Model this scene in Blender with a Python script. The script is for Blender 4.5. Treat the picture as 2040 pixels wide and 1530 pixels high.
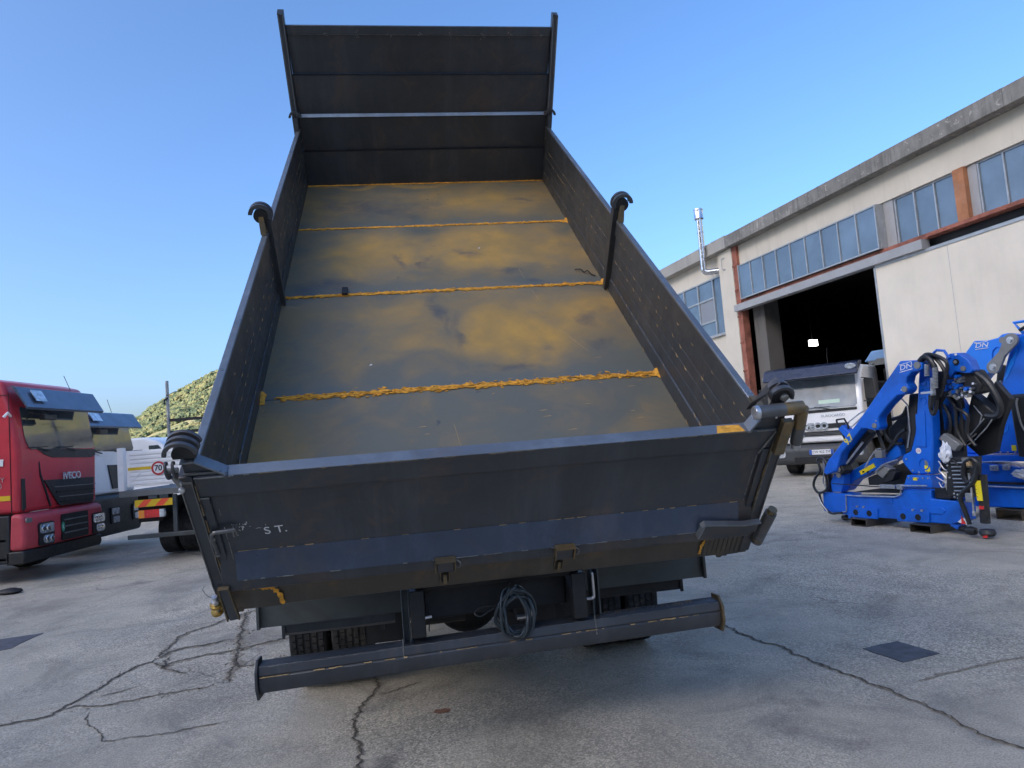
import bpy, bmesh, math, random
import numpy as np
from mathutils import Vector, Matrix, noise
R = math.radians
random.seed(7)
SC = bpy.context.scene
COL = SC.collection
for o in list(bpy.data.objects): bpy.data.objects.remove(o)

# ------------------------------------------------------------------ camera, sky, sun, exposure
cd = bpy.data.cameras.new('camera'); cam = bpy.data.objects.new('camera', cd); COL.objects.link(cam)
cd.sensor_width = 36.0; cd.sensor_fit = 'HORIZONTAL'; cd.lens = 36.0*1385.0/2040.0
cd.clip_start = 0.05; cd.clip_end = 5000
r_ = Vector((0.99671495, 0.00610446, -0.0807592)); u_ = Vector((0.08098958, -0.07512583, 0.99387967)); f_ = r_.cross(u_) * -1
M3 = Matrix((r_, u_, -f_)).transposed()
cam.matrix_world = Matrix.Translation((0, 0, 1.532)) @ M3.to_4x4()
SC.camera = cam
SUN_AZ, SUN_EL = 229.0, 25.0          # clockwise from +Y, degrees
sd = Vector((math.sin(R(SUN_AZ))*math.cos(R(SUN_EL)), math.cos(R(SUN_AZ))*math.cos(R(SUN_EL)), math.sin(R(SUN_EL))))
W = bpy.data.worlds.new('World'); SC.world = W; W.use_nodes = True
nt = W.node_tree; bg = nt.nodes['Background']; sk = nt.nodes.new('ShaderNodeTexSky')
sk.sky_type = 'NISHITA'; sk.sun_disc = False; sk.sun_elevation = R(SUN_EL); sk.sun_rotation = R(SUN_AZ)
sk.air_density = 0.7; sk.dust_density = 4.0; sk.ozone_density = 3.2
bg.inputs['Strength'].default_value = 0.14
hs = nt.nodes.new('ShaderNodeHueSaturation'); hs.inputs['Saturation'].default_value = 1.15
nt.links.new(sk.outputs[0], hs.inputs['Color']); nt.links.new(hs.outputs[0], bg.inputs['Color'])
sl = bpy.data.lights.new('sun', 'SUN'); sl.energy = 2.4; sl.angle = R(0.5); sl.color = (1, .93, .82)
so = bpy.data.objects.new('sun', sl); COL.objects.link(so); so.rotation_euler = sd.to_track_quat('Z', 'Y').to_euler(); so.location = sd*50
SC.view_settings.view_transform = 'Standard'; SC.view_settings.look = 'None'
SC.view_settings.exposure = 1.58; SC.view_settings.gamma = 1

# ------------------------------------------------------------------ materials
MATS = {}
def base_mat(name):
    m = bpy.data.materials.new(name); m.use_nodes = True
    n = m.node_tree; b = n.nodes['Principled BSDF']
    tc = n.nodes.new('ShaderNodeTexCoord')
    return m, n, b, tc
def nz(n, vec, scale, detail=4, rough=.6, dist=0, stretch=None):
    t = n.nodes.new('ShaderNodeTexNoise'); t.inputs['Scale'].default_value = scale
    t.inputs['Detail'].default_value = detail; t.inputs['Roughness'].default_value = rough; t.inputs['Distortion'].default_value = dist
    if stretch:
        mp = n.nodes.new('ShaderNodeMapping'); mp.inputs['Scale'].default_value = stretch; n.links.new(vec, mp.inputs[0]); vec = mp.outputs[0]
    n.links.new(vec, t.inputs['Vector']); return t.outputs['Fac']
def ramp(n, fac, stops):
    r = n.nodes.new('ShaderNodeValToRGB'); el = r.color_ramp.elements
    while len(el) < len(stops): el.new(.5)
    for e, (p, c) in zip(el, stops):
        e.position = p; e.color = (c, c, c, 1) if isinstance(c, (int, float)) else (*c, 1)
    n.links.new(fac, r.inputs[0]); return r.outputs[0]
def mix(n, fac, a, b, mode='MIX'):
    m = n.nodes.new('ShaderNodeMix'); m.data_type = 'RGBA'; m.blend_type = mode
    for s, v in ((0, fac), (6, a), (7, b)):
        if isinstance(v, (int, float)): m.inputs[s].default_value = v
        elif isinstance(v, tuple): m.inputs[s].default_value = (*v, 1)
        else: n.links.new(v, m.inputs[s])
    return m.outputs[2]
def math_(n, op, a, b=None):
    m = n.nodes.new('ShaderNodeMath'); m.operation = op
    for s, v in ((0, a), (1, b)):
        if v is None: continue
        if isinstance(v, (int, float)): m.inputs[s].default_value = v
        else: n.links.new(v, m.inputs[s])
    return m.outputs[0]
def bump(n, b, h, strength=.3, dist=.01):
    bp = n.nodes.new('ShaderNodeBump'); bp.inputs['Strength'].default_value = strength; bp.inputs['Distance'].default_value = dist
    n.links.new(h, bp.inputs['Height']); n.links.new(bp.outputs[0], b.inputs['Normal'])
def pbr(name, col, rough=.5, metal=0.0, var=.25, scale=6, bmp=0, bscale=40, coat=0, spec=None, emis=None, ior=None, alpha=None, dirt=None):
    if name in MATS: return MATS[name]
    m, n, b, tc = base_mat(name); v = tc.outputs['Object']
    f = nz(n, v, scale, 5)
    d = tuple(c*(1-var) for c in col); l = tuple(min(1, c*(1+var)) for c in col)
    c = ramp(n, f, [(.3, d), (.7, l)])
    if dirt:
        f2 = nz(n, v, scale*.6, 8, .7, .6); c = mix(n, ramp(n, f2, [(.5, 0.0), (.68, dirt[1])]), c, dirt[0])
    n.links.new(c, b.inputs['Base Color'])
    rr = ramp(n, nz(n, v, scale*2.3, 4), [(.25, max(0, rough-.12)), (.75, min(1, rough+.12))]); n.links.new(rr, b.inputs['Roughness'])
    b.inputs['Metallic'].default_value = metal
    if coat: b.inputs['Coat Weight'].default_value = coat; b.inputs['Coat Roughness'].default_value = .08
    if spec is not None: b.inputs['Specular IOR Level'].default_value = spec
    if ior: b.inputs['IOR'].default_value = ior
    if emis: b.inputs['Emission Color'].default_value = (*emis[0], 1); b.inputs['Emission Strength'].default_value = emis[1]
    if bmp: bump(n, b, nz(n, v, bscale, 6), bmp, .01)
    MATS[name] = m; return m

def steel_mat(name, base, rust=(.30, .17, .07), amount=.08, streak=(1, 1, 1), rough=.38, metal=.35, spec=.7, blotch=None):
    m, n, b, tc = base_mat(name); v = tc.outputs['Object']
    c = ramp(n, nz(n, v, 1.7, 6, .65, .4), [(.25, tuple(x*.72 for x in base)), (.75, tuple(x*1.3 for x in base))])
    c = mix(n, ramp(n, nz(n, v, 3.1, 6, .7, .8), [(.52, 0.0), (.75, amount*3)]), c, rust)
    # fine scratches
    s = nz(n, v, 14, 9, .85, 0, (1, 9, 1)); c = mix(n, ramp(n, s, [(.66, 0.0), (.74, .35)]), c, tuple(min(1, x*3.0+.02) for x in base))
    s2 = nz(n, v, 60, 8, .9, 0); c = mix(n, ramp(n, s2, [(.70, 0.0), (.76, .5)]), c, (.22, .19, .15))
    sk_ = nz(n, v, 3, 7, .7, .2, (2.2, 2.2, .22)); c = mix(n, ramp(n, sk_, [(.50, 0.0), (.72, .34)]), c, tuple(x*2.0+.012 for x in base)); c = mix(n, ramp(n, nz(n, v, 1.2, 8, .75, .5), [(.54, 0.0), (.72, .4)]), c, (.11, .10, .085))
    if blotch: c = mix(n, ramp(n, nz(n, v, 5, 5, .7, 1.2), [(.58, 0.0), (.64, blotch[1])]), c, blotch[0])
    n.links.new(c, b.inputs['Base Color']); b.inputs['Metallic'].default_value = metal
    b.inputs['Specular IOR Level'].default_value = spec
    n.links.new(ramp(n, nz(n, v, 4, 6, .7), [(.3, rough-.1), (.7, rough+.18)]), b.inputs['Roughness'])
    bump(n, b, nz(n, v, 2.2, 3), .12, .03)
    MATS[name] = m; return m

def floor_mat():
    m, n, b, tc = base_mat('bed_floor_steel'); v = tc.outputs['Object']
    sep = n.nodes.new('ShaderNodeSeparateXYZ'); n.links.new(v, sep.inputs[0]); x, s = sep.outputs[0], sep.outputs[1]
    wn = n.nodes.new('ShaderNodeTexNoise'); wn.inputs['Scale'].default_value = 1.5; wn.inputs['Detail'].default_value = 6; n.links.new(v, wn.inputs['Vector']); ws = n.nodes.new('ShaderNodeSeparateXYZ'); n.links.new(wn.outputs['Color'], ws.inputs[0])
    x0_, s0_ = x, s
    x = math_(n, 'ADD', x, math_(n, 'MULTIPLY', math_(n, 'SUBTRACT', ws.outputs[0], .5), .8)); s = math_(n, 'ADD', s, math_(n, 'MULTIPLY', math_(n, 'SUBTRACT', ws.outputs[1], .5), .8))
    steel = ramp(n, nz(n, v, 1.4, 6, .6, .5), [(.25, (.085, .115, .118)), (.55, (.125, .145, .132)), (.8, (.165, .16, .14))])
    dust = ramp(n, nz(n, v, 2.2, 7, .6, .4), [(.3, (.32, .215, .085)), (.7, (.62, .345, .065))])
    def gauss(cx, cs, wx, ws):
        a = math_(n, 'DIVIDE', math_(n, 'SUBTRACT', x, cx), wx); c = math_(n, 'DIVIDE', math_(n, 'SUBTRACT', s, cs), ws)
        q = math_(n, 'ADD', math_(n, 'MULTIPLY', a, a), math_(n, 'MULTIPLY', c, c))
        return math_(n, 'POWER', 2.718, math_(n, 'MULTIPLY', q, -1.0))
    g = math_(n, 'MULTIPLY', gauss(.38, 1.95, .45, .36), 1.25)
    for args, w in (((.8, 2.25, .7, .35), .8), ((-.55, 3.35, .6, .4), .95), ((.5, 3.4, .8, .5), .95), ((.0, 3.3, 1.2, .42), .6), ((-.2, 1.95, .8, .3), .45), ((.55, 4.55, .7, .45), .8), ((-1.1, 4.4, .35, .9), .45), ((-1.15, .8, .3, .8), .5),
                    ((.05, 2.3, 1.3, .35), .45), ((-.6, 1.9, .5, .3), .3), ((0.9, .6, .25, .3), .25), ((.2, 3.7, 1.2, .15), .4), ((0, 5.06, 1.4, .05), .9)):
        g = math_(n, 'MAXIMUM', g, math_(n, 'MULTIPLY', gauss(*args), w))
    f = math_(n, 'ADD', g, math_(n, 'MULTIPLY', math_(n, 'SUBTRACT', nz(n, v, 2.6, 8, .62, .7), .5), 1.3))
    f = ramp(n, f, [(.0, .14), (.95, .95)])
    c = mix(n, f, steel, dust)
    # cleaner bluish bands beside the seams
    band = ramp(n, math_(n, 'FRACT', math_(n, 'DIVIDE', s0_, 1.305)), [(0, .5), (.04, .55), (.16, 0.0), (.80, 0.0), (1, 0.12)])
    c = mix(n, band, c, (.115, .15, .155))
    # dark blue scuffs where boots cleaned the dust
    d = ramp(n, nz(n, v, 3.3, 7, .66, 1.4), [(.66, 0.0), (.73, .75)]); c = mix(n, d, c, (.045, .06, .085))
    d2 = ramp(n, nz(n, v, 9, 6, .7, .6), [(.68, 0.0), (.74, .5)]); c = mix(n, d2, c, (.06, .07, .09))
    dk = gauss(.30, 1.58, .16, .06)
    for args in ((.55, 1.72, .07, .05), (.0, 1.95, .05, .30), (-.08, 2.3, .05, .2), (.20, 3.35, .16, .09), (.55, 3.0, .15, .09), (.72, 2.75, .10, .05), (-.12, 3.1, .05, .15), (-.35, 3.15, .06, .15), (1.08, 2.15, .10, .12), (1.0, 1.85, .09, .07), (-.55, 4.4, .75, .30), (.85, 4.55, .12, .05), (-.95, 2.85, .25, .12)):
        dk = math_(n, 'MAXIMUM', dk, gauss(*args))
    dk = ramp(n, math_(n, 'MULTIPLY', dk, math_(n, 'ADD', math_(n, 'MULTIPLY', nz(n, v, 8, 7, .7, .8), 1.6), -.2)), [(.18, 0.0), (.75, .62)]); c = mix(n, dk, c, (.055, .075, .105))
    sc = nz(n, v, 9, 9, .9, 0, (1, 14, 1)); c = mix(n, ramp(n, sc, [(.69, 0.0), (.74, .45)]), c, (.36, .27, .13))
    n.links.new(c, b.inputs['Base Color'])
    n.links.new(mix(n, f, (.42, .42, .42), (.78, .78, .78)), b.inputs['Roughness'])
    b.inputs['Metallic'].default_value = .15
    bump(n, b, nz(n, v, 1.6, 3), .15, .03)
    MATS['floor'] = m; return m

def ground_mat():
    m, n, b, tc = base_mat('worn_concrete_yard'); v = tc.outputs['Object']
    c = ramp(n, nz(n, v, .33, 7, .6, .5), [(.3, (.37, .335, .265)), (.55, (.455, .405, .315)), (.75, (.53, .465, .355))])
    m1 = ramp(n, nz(n, v, 1.5, 8, .7, .8), [(.3, .62), (.5, .95), (.72, 1.15)]); c = mix(n, 1.0, c, m1, 'MULTIPLY')
    # oil and tyre stains
    st = ramp(n, nz(n, v, .9, 6, .62, 1.0), [(.60, 0.0), (.72, .55)]); c = mix(n, st, c, (.06, .06, .065))
    st2 = ramp(n, nz(n, v, .55, 5, .6, .3, (1, .35, 1)), [(.56, 0.0), (.75, .5)]); c = mix(n, st2, c, (.10, .10, .105))
    # rough exposed aggregate near the tipper
    vr = n.nodes.new('ShaderNodeTexVoronoi'); vr.inputs['Scale'].default_value = 95; n.links.new(v, vr.inputs['Vector'])
    ag = mix(n, 1.0, c, ramp(n, vr.outputs['Color'], [(.1, .38), (.5, .97), (.85, 1.75)]), 'MULTIPLY')
    am = ramp(n, nz(n, v, .5, 5, .6, .4), [(.40, .12), (.62, .8)]); c = mix(n, am, c, ag)
    ag2 = ramp(n, nz(n, v, 110, 5, .75), [(.33, .55), (.5, 1.0), (.68, 1.4)]); c = mix(n, 1.0, c, ag2, 'MULTIPLY')
    sp = ramp(n, nz(n, v, 42, 4, .55), [(.70, 0.0), (.735, .7)]); c = mix(n, sp, c, (.60, .56, .50))
    sp2 = ramp(n, nz(n, v, 33, 4, .6, .3), [(.27, .8), (.31, 0.0)]); c = mix(n, sp2, c, (.05, .047, .045))
    # hairline cracks
    vc = n.nodes.new('ShaderNodeTexVoronoi'); vc.feature = 'DISTANCE_TO_EDGE'; vc.inputs['Scale'].default_value = .42
    dn = n.nodes.new('ShaderNodeTexNoise'); dn.inputs['Scale'].default_value = 2.2; dn.inputs['Detail'].default_value = 6; n.links.new(v, dn.inputs['Vector'])
    vv = mix(n, .32, v, dn.outputs['Color']); n.links.new(vv, vc.inputs['Vector'])
    cr = ramp(n, vc.outputs['Distance'], [(.0, .55), (.004, 0.0)]); cr = math_(n, 'MULTIPLY', cr, ramp(n, nz(n, v, .7, 4), [(.48, 0.0), (.6, 1.0)]))
    c = mix(n, cr, c, (.045, .04, .035))
    n.links.new(c, b.inputs['Base Color'])
    n.links.new(ramp(n, nz(n, v, 1.1, 6), [(.3, .5), (.7, .85)]), b.inputs['Roughness'])
    hh = math_(n, 'ADD', math_(n, 'MULTIPLY', nz(n, v, 120, 4, .7), .5), math_(n, 'MULTIPLY', nz(n, v, 7, 6, .7), 1.2))
    bump(n, b, hh, .55, .012)
    return m
def hill_mat():
    m, n, b, tc = base_mat('dry_hillside'); v = tc.outputs['Object']
    c = ramp(n, nz(n, v, .09, 8, .8), [(.3, (.05, .075, .03)), (.45, (.11, .13, .05)), (.55, (.26, .22, .12)), (.65, (.10, .12, .045)), (.8, (.20, .19, .09))])
    n.links.new(c, b.inputs['Base Color']); b.inputs['Roughness'].default_value = .95; return m
def leaf_mat():
    m, n, b, tc = base_mat('hillside_foliage'); v = tc.outputs['Object']
    c = ramp(n, nz(n, v, .11, 4, .7), [(.28, (.03, .05, .03)), (.42, (.06, .088, .045)), (.55, (.13, .14, .06)), (.72, (.22, .18, .085))])
    c = mix(n, 1.0, c, ramp(n, nz(n, v, 1.3, 3), [(.3, .6), (.7, 1.3)]), 'MULTIPLY')
    n.links.new(c, b.inputs['Base Color']); b.inputs['Roughness'].default_value = .9; return m
def fascia_mat():
    m, n, b, tc = base_mat('weathered_fascia_concrete'); v = tc.outputs['Object']
    c = ramp(n, nz(n, v, 1.2, 8, .7, .5), [(.3, (.16, .155, .14)), (.55, (.27, .26, .235)), (.75, (.40, .37, .33))])
    d = nz(n, v, 5, 8, .75, .2, (1.6, 1, .12)); c = mix(n, ramp(n, d, [(.48, 0.0), (.64, .6)]), c, (.10, .095, .085))
    c = mix(n, ramp(n, nz(n, v, 6, 6, .7, 1), [(.60, 0.0), (.63, .8)]), c, (.5, .46, .41))
    n.links.new(c, b.inputs['Base Color']); b.inputs['Roughness'].default_value = .9
    bump(n, b, nz(n, v, 14, 8, .7), .5, .02); return m
def wall_mat(name, col, dirt=.25):
    m, n, b, tc = base_mat(name); v = tc.outputs['Object']
    c = ramp(n, nz(n, v, .8, 7, .6), [(.3, tuple(x*.9 for x in col)), (.7, tuple(min(1, x*1.05) for x in col))])
    d = nz(n, v, 2.4, 8, .7, .1, (1.4, 1, .16)); c = mix(n, ramp(n, d, [(.52, 0.0), (.72, dirt)]), c, tuple(x*.45 for x in col))
    n.links.new(c, b.inputs['Base Color']); b.inputs['Roughness'].default_value = .8
    bump(n, b, nz(n, v, 30, 5), .12, .01); MATS[name] = m; return m

DK = steel_mat('dark_mill_steel', (.052, .058, .068))
DKW = steel_mat('side_wall_steel', (.058, .064, .072), amount=.05)
DKB = steel_mat('brownish_oiled_steel', (.075, .068, .058), rust=(.26, .15, .05), amount=.16)
RIM = steel_mat('pale_edge_steel', (.20, .22, .24), amount=.14, rough=.34, metal=.6)
FLR = floor_mat()
RIMD = steel_mat('latch_steel', (.085, .092, .105), amount=.10, rough=.36, metal=.4)
RUSTW = pbr('orange_weld_dust', (.78, .36, .045), .9, 0, .35, 30, .5, 60)
WELD = pbr('tan_weld_spatter', (.46, .32, .16), .7, .2, .4, 25)
WELDG = pbr('grey_weld_bead', (.20, .20, .19), .5, .5, .35, 25)
BLK = pbr('black_plastic', (.018, .019, .021), .5, 0, .3, 8)
CHAS = pbr('chassis_black', (.012, .013, .015), .6, .1, .4, 5, .2, 25)
RUB = pbr('tyre_rubber', (.022, .022, .023), .85, 0, .4, 12, .3, 60, dirt=((.10, .09, .08), .5))
HOSE = pbr('black_hydraulic_hose', (.016, .017, .02), .38, 0, .2, 20)
GUARD = pbr('mudguard_grey_green', (.070, .085, .092), .45, .1, .3, 2.5, spec=.6, dirt=((.05, .045, .035), .7))
SILV = pbr('zinc_plated', (.55, .56, .58), .35, .85, .25, 15)
CHROME = pbr('stainless_flue', (.72, .73, .75), .22, .95, .12, 6)
BRASS = pbr('brownish_pipe_steel', (.17, .135, .085), .38, .55, .35, 8, dirt=((.36, .2, .04), .5))
PIPE = pbr('grey_pipe_steel', (.12, .125, .13), .36, .5, .3, 8)
CHALK = pbr('chalk_white', (.75, .76, .76), .9, 0, .2, 60)
RED = pbr('faded_red_paint', (.56, .035, .055), .42, 0, .14, 1.5, coat=.25)
REDB = pbr('bumper_red_plastic', (.50, .06, .08), .55, 0, .16, 3)
WHT = pbr('white_truck_paint', (.86, .86, .86), .35, 0, .06, 2, coat=.4)
YEL = pbr('reflective_yellow', (.72, .48, .02), .5, 0, .12, 6)
LBL = pbr('label_yellow', (.88, .70, .02), .5, 0, .06, 10)
ORG = pbr('reflective_red_stripe', (.85, .10, .05), .4, 0, .1, 10)
LRED = pbr('red_lamp_lens', (.65, .03, .03), .2, 0, .1, 10, coat=.6)
LORG = pbr('amber_lamp_lens', (.85, .28, .03), .2, 0, .1, 10, coat=.6)
LCLR = pbr('clear_lamp_lens', (.62, .66, .70), .12, .5, .45, 14, coat=.9)
GLS = pbr('windscreen_glass', (.05, .065, .075), .04, 0, .3, 1.5, ior=2.3)
GLS2 = pbr('tinted_windscreen', (.17, .21, .25), .2, 0, .4, 1.6, ior=1.3)
VIS = pbr('smoked_visor', (.10, .135, .20), .12, .25, .25, 2, ior=1.9)
PANE = pbr('workshop_window_glass', (.13, .19, .25), .12, .1, .25, .8, ior=1.9)
PANEG = pbr('grey_blanking_panel', (.26, .28, .31), .5, 0, .1, 1)
ALU = pbr('aluminium_frame', (.42, .44, .45), .45, .4, .15, 5)
CREAM = wall_mat('cream_render', (.72, .655, .54))
CREAMD = wall_mat('cream_door_panel', (.82, .745, .62), .10)
CONC = wall_mat('bare_concrete_column', (.15, .14, .125), .9)
LINT = pbr('grey_lintel_sheet', (.40, .40, .40), .6, .1, .1, 2)
RST = pbr('red_oxide_steel', (.36, .13, .085), .8, 0, .35, 3, .3, 30, dirt=((.12, .04, .025), .8))
RSTO = pbr('orange_oxide_steel', (.44, .19, .09), .85, 0, .25, 3, .2, 30, dirt=((.45, .33, .28), .5))
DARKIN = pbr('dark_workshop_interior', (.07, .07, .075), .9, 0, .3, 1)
BLUE = pbr('crane_blue_paint', (.004, .135, .68), .38, 0, .14, 2.5, coat=.2, dirt=((.01,.05,.22),.5), bmp=.05)
BLUEL = pbr('crane_blue_paint_light', (.012, .22, .85), .36, 0, .08, 2, coat=.25)
BLUET = pbr('blue_tarpaulin', (.02, .09, .42), .6, 0, .2, 2)
GREY = pbr('grey_link_paint', (.23, .23, .22), .45, .2, .12, 5)
GREYC = pbr('grey_frame_paint', (.16, .17, .17), .5, .1, .15, 4)
POST = pbr('grey_weathered_post', (.42, .44, .44), .6, .3, .3, 5)
PLASTIC = pbr('crumpled_white_plastic', (.78, .80, .84), .35, 0, .08, 12)
BLUTX = pbr('print_blue', (.03, .10, .40), .5, 0, .1, 10)
GRN = pbr('green_sticker', (.05, .33, .22), .5, 0, .1, 10)
ASPH = pbr('dark_asphalt_patch', (.085, .09, .10), .7, 0, .25, 9, .6, 120)
CRK = pbr('crack_filling', (.085, .072, .055), .95, 0, .5, 20, .5, 60)
CRKL = pbr('crumbled_edge', (.27, .235, .18), .95, 0, .5, 30, .6, 60)
LAMP = pbr('lit_ceiling_lamp', (.9, .95, .9), .5, 0, .02, 1, emis=((.95, 1, .9), 9.0))
PAPER = pbr('pale_green_paper', (.55, .72, .60), .8, 0, .05, 5)

# ------------------------------------------------------------------ mesh helper
class MB:
    def __init__(s): s.v = []; s.f = []
    def add(s, vs, fs):
        k = len(s.v); s.v += [tuple(p) for p in vs]; s.f += [tuple(i+k for i in f) for f in fs]; return s
    def box(s, x0, x1, y0, y1, z0, z1):
        return s.add([(x0,y0,z0),(x1,y0,z0),(x1,y1,z0),(x0,y1,z0),(x0,y0,z1),(x1,y0,z1),(x1,y1,z1),(x0,y1,z1)],
                     [(0,3,2,1),(4,5,6,7),(0,1,5,4),(1,2,6,5),(2,3,7,6),(3,0,4,7)])
    def poly(s, pts, ax, d0, d1):
        n = len(pts)
        if ax == 'y': P = [(a, d0, b) for a, b in pts] + [(a, d1, b) for a, b in pts]
        elif ax == 'x': P = [(d0, a, b) for a, b in pts] + [(d1, a, b) for a, b in pts]
        else: P = [(a, b, d0) for a, b in pts] + [(a, b, d1) for a, b in pts]
        F = [tuple(range(n)), tuple(range(2*n-1, n-1, -1))] + [(i, i+n, (i+1) % n + n, (i+1) % n) for i in range(n)]
        return s.add(P, F)
    def tube(s, pts, r, seg=8, closed=False, caps=True, rs=None):
        pts = [Vector(p) for p in pts]; n = len(pts); V = []; F = []
        up = Vector((.13, .21, .97)); pa = None
        for i, p in enumerate(pts):
            a = pts[i-1] if i > 0 else (pts[-1] if closed else p); c = pts[i+1] if i < n-1 else (pts[0] if closed else p)
            t = (c-a).normalized()
            if pa is None: pa = t.cross(up).normalized()
            else: pa = (pa - t*pa.dot(t)).normalized()
            q = t.cross(pa); rr = rs[i] if rs else r
            for k in range(seg):
                an = 2*math.pi*k/seg; V.append(p + (pa*math.cos(an)+q*math.sin(an))*rr)
        m = n if closed else n-1
        for i in range(m):
            for k in range(seg):
                j = (i+1) % n; F.append((i*seg+k, i*seg+(k+1) % seg, j*seg+(k+1) % seg, j*seg+k))
        if caps and not closed: F += [tuple(range(seg-1, -1, -1)), tuple((n-1)*seg+k for k in range(seg))]
        return s.add(V, F)
    def cyl(s, p, q, r, seg=16, r2=None): return s.tube([p, q], r, seg, rs=[r, r if r2 is None else r2])
    def lathe(s, prof, seg=32, axis='x', c=(0,0,0)):   # prof: (radius, along)
        V = []; n = len(prof)
        for k in range(seg):
            a = 2*math.pi*k/seg; ca, sa = math.cos(a), math.sin(a)
            for r, t in prof:
                V.append((c[0]+t, c[1]+r*ca, c[2]+r*sa) if axis == 'x' else (c[0]+r*ca, c[1]+t, c[2]+r*sa) if axis == 'y' else (c[0]+r*ca, c[1]+r*sa, c[2]+t))
        F = [(k*n+i, k*n+i+1, ((k+1) % seg)*n+i+1, ((k+1) % seg)*n+i) for k in range(seg) for i in range(n-1)]
        return s.add(V, F)
    def build(s, name, mat, parent=None, bevel=0, smooth=True, m4=None, kind=None, label=None, seg=2):
        me = bpy.data.meshes.new(name); me.from_pydata(s.v, [], s.f)
        bm = bmesh.new(); bm.from_mesh(me); bmesh.ops.recalc_face_normals(bm, faces=bm.faces); bm.to_mesh(me); bm.free()
        me.materials.append(mat)
        if smooth:
            me.polygons.foreach_set('use_smooth', [True]*len(me.polygons)); me.set_sharp_from_angle(angle=.55)
        return link(name, me, parent, bevel, m4, kind, label, seg)
def link(name, me, parent=None, bevel=0, m4=None, kind=None, label=None, seg=2):
    o = bpy.data.objects.new(name, me); COL.objects.link(o)
    if parent is not None: o.parent = parent
    if m4 is not None: o.matrix_local = m4
    if bevel:
        b = o.modifiers.new('bevel', 'BEVEL'); b.width = bevel; b.segments = seg; b.limit_method = 'ANGLE'; b.angle_limit = R(35)
        b.harden_normals = False
    if kind: o['kind'] = kind
    if label: o['label'] = label
    return o
def tag(o, label, cat, group=None):
    o['label'] = label; o['category'] = cat
    if group: o['group'] = group
    return o
def thing(name, label, cat, loc=(0,0,0), rz=0, group=None):
    o = bpy.data.objects.new(name, None); COL.objects.link(o); o.location = loc; o.rotation_euler = (0, 0, rz); o.empty_display_size = .2
    return tag(o, label, cat, group)
def text(name, body, size, mat, parent, loc, rot=(math.pi/2, 0, 0), ext=.002, m4=None, sx=1, shear=0, bold=0):
    c = bpy.data.curves.new(name, 'FONT'); c.body = body; c.size = size; c.extrude = ext; c.align_x = 'CENTER'; c.align_y = 'CENTER'; c.shear = shear; c.offset = bold
    t = bpy.data.objects.new(name+'_tmp', c); COL.objects.link(t)
    dg = bpy.context.evaluated_depsgraph_get(); me = bpy.data.meshes.new_from_object(t.evaluated_get(dg)); bpy.data.objects.remove(t)
    me.materials.clear(); me.materials.append(mat); me.name = name
    o = bpy.data.objects.new(name, me); COL.objects.link(o); o.parent = parent
    L = Matrix.Translation(loc) @ (Matrix.Rotation(rot[2], 4, 'Z') @ Matrix.Rotation(rot[1], 4, 'Y') @ Matrix.Rotation(rot[0], 4, 'X')) @ Matrix.Diagonal((sx, 1, 1, 1))
    o.matrix_local = (m4 @ L) if m4 is not None else L
    return o
def arc(cx, cz, r, a0, a1, n=10): return [(cx+r*math.cos(R(a0+(a1-a0)*i/n)), cz+r*math.sin(R(a0+(a1-a0)*i/n))) for i in range(n+1)]
def rrect(x0, x1, z0, z1, r, n=4):
    return arc(x1-r, z1-r, r, 0, 90, n)+arc(x0+r, z1-r, r, 90, 180, n)+arc(x0+r, z0+r, r, 180, 270, n)+arc(x1-r, z0+r, r, 270, 360, n)
def smooth_path(pts, n=6):
    P = [Vector(p) for p in pts]; out = []
    for i in range(len(P)-1):
        a = P[max(i-1, 0)]; b = P[i]; c = P[i+1]; d = P[min(i+2, len(P)-1)]
        for k in range(n):
            t = k/n; out.append(.5*((2*b)+(c-a)*t+(2*a-5*b+4*c-d)*t*t+(3*b-a-3*c+d)*t**3))
    out.append(P[-1]); return out

# ------------------------------------------------------------------ setting: ground, hills
g = MB()
g.add([(-1500,-1500,0),(1500,-1500,0),(1500,1500,0),(-1500,1500,0)], [(0,1,2,3)])
ground = g.build('ground', ground_mat(), kind='structure', smooth=False)

EL = [(-180,15),(-168,22),(-158,30.5),(-104,30.5),(-96,16),(-88,7),(-70,3.2),(-45,1.8),(-33,1.6),(-30.5,2.3),(-28.8,3.35),(-27.6,4.3),(-25.9,5.4),(-23.4,6.7),(-21,7.7),(-15,9.6),(-8,10.5),(0,8),(10,7),(15,8),(20,11),(25,13.5),(30,15.5),(36,18),(45,24),(80,23),(110,15),(150,10),(180,14)]  # steep ridge behind the camera is added, unseen, to shade the yard
RR = [(-180,300),(-160,240),(-100,240),(-80,420),(-45,520),(0,520),(60,420),(180,300)]
def lerp(tab, x):
    for (a, b), (c, d) in zip(tab, tab[1:]):
        if a <= x <= c: return b+(d-b)*(x-a)/(c-a)
    return tab[-1][1]
def hill_h(x, y):
    r = math.hypot(x, y); az = math.degrees(math.atan2(x, y)); rr = lerp(RR, az); E = lerp(EL, az)
    r0 = rr*.3; t = min(1, max(0, (r-r0)/(rr-r0))); s = t**1.25
    h = math.tan(R(E))*rr*s
    nn = noise.noise(Vector((x*.012, y*.012, 3)))*.06*h + noise.noise(Vector((x*.05, y*.05, 9)))*.025*h
    if r > rr: h *= max(.3, 1-(r-rr)/900)
    return -1.2 + h*1.0 + nn*(1 if t < .97 else .35) + 1.2*t
hm = MB(); NA = 360; RS = [60+ i*14 for i in range(50)]
V = []
for i in range(NA):
    a = 2*math.pi*i/NA - math.pi
    for rr in RS:
        x, y = rr*math.sin(a), rr*math.cos(a); V.append((x, y, hill_h(x, y)))
nr = len(RS)
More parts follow.
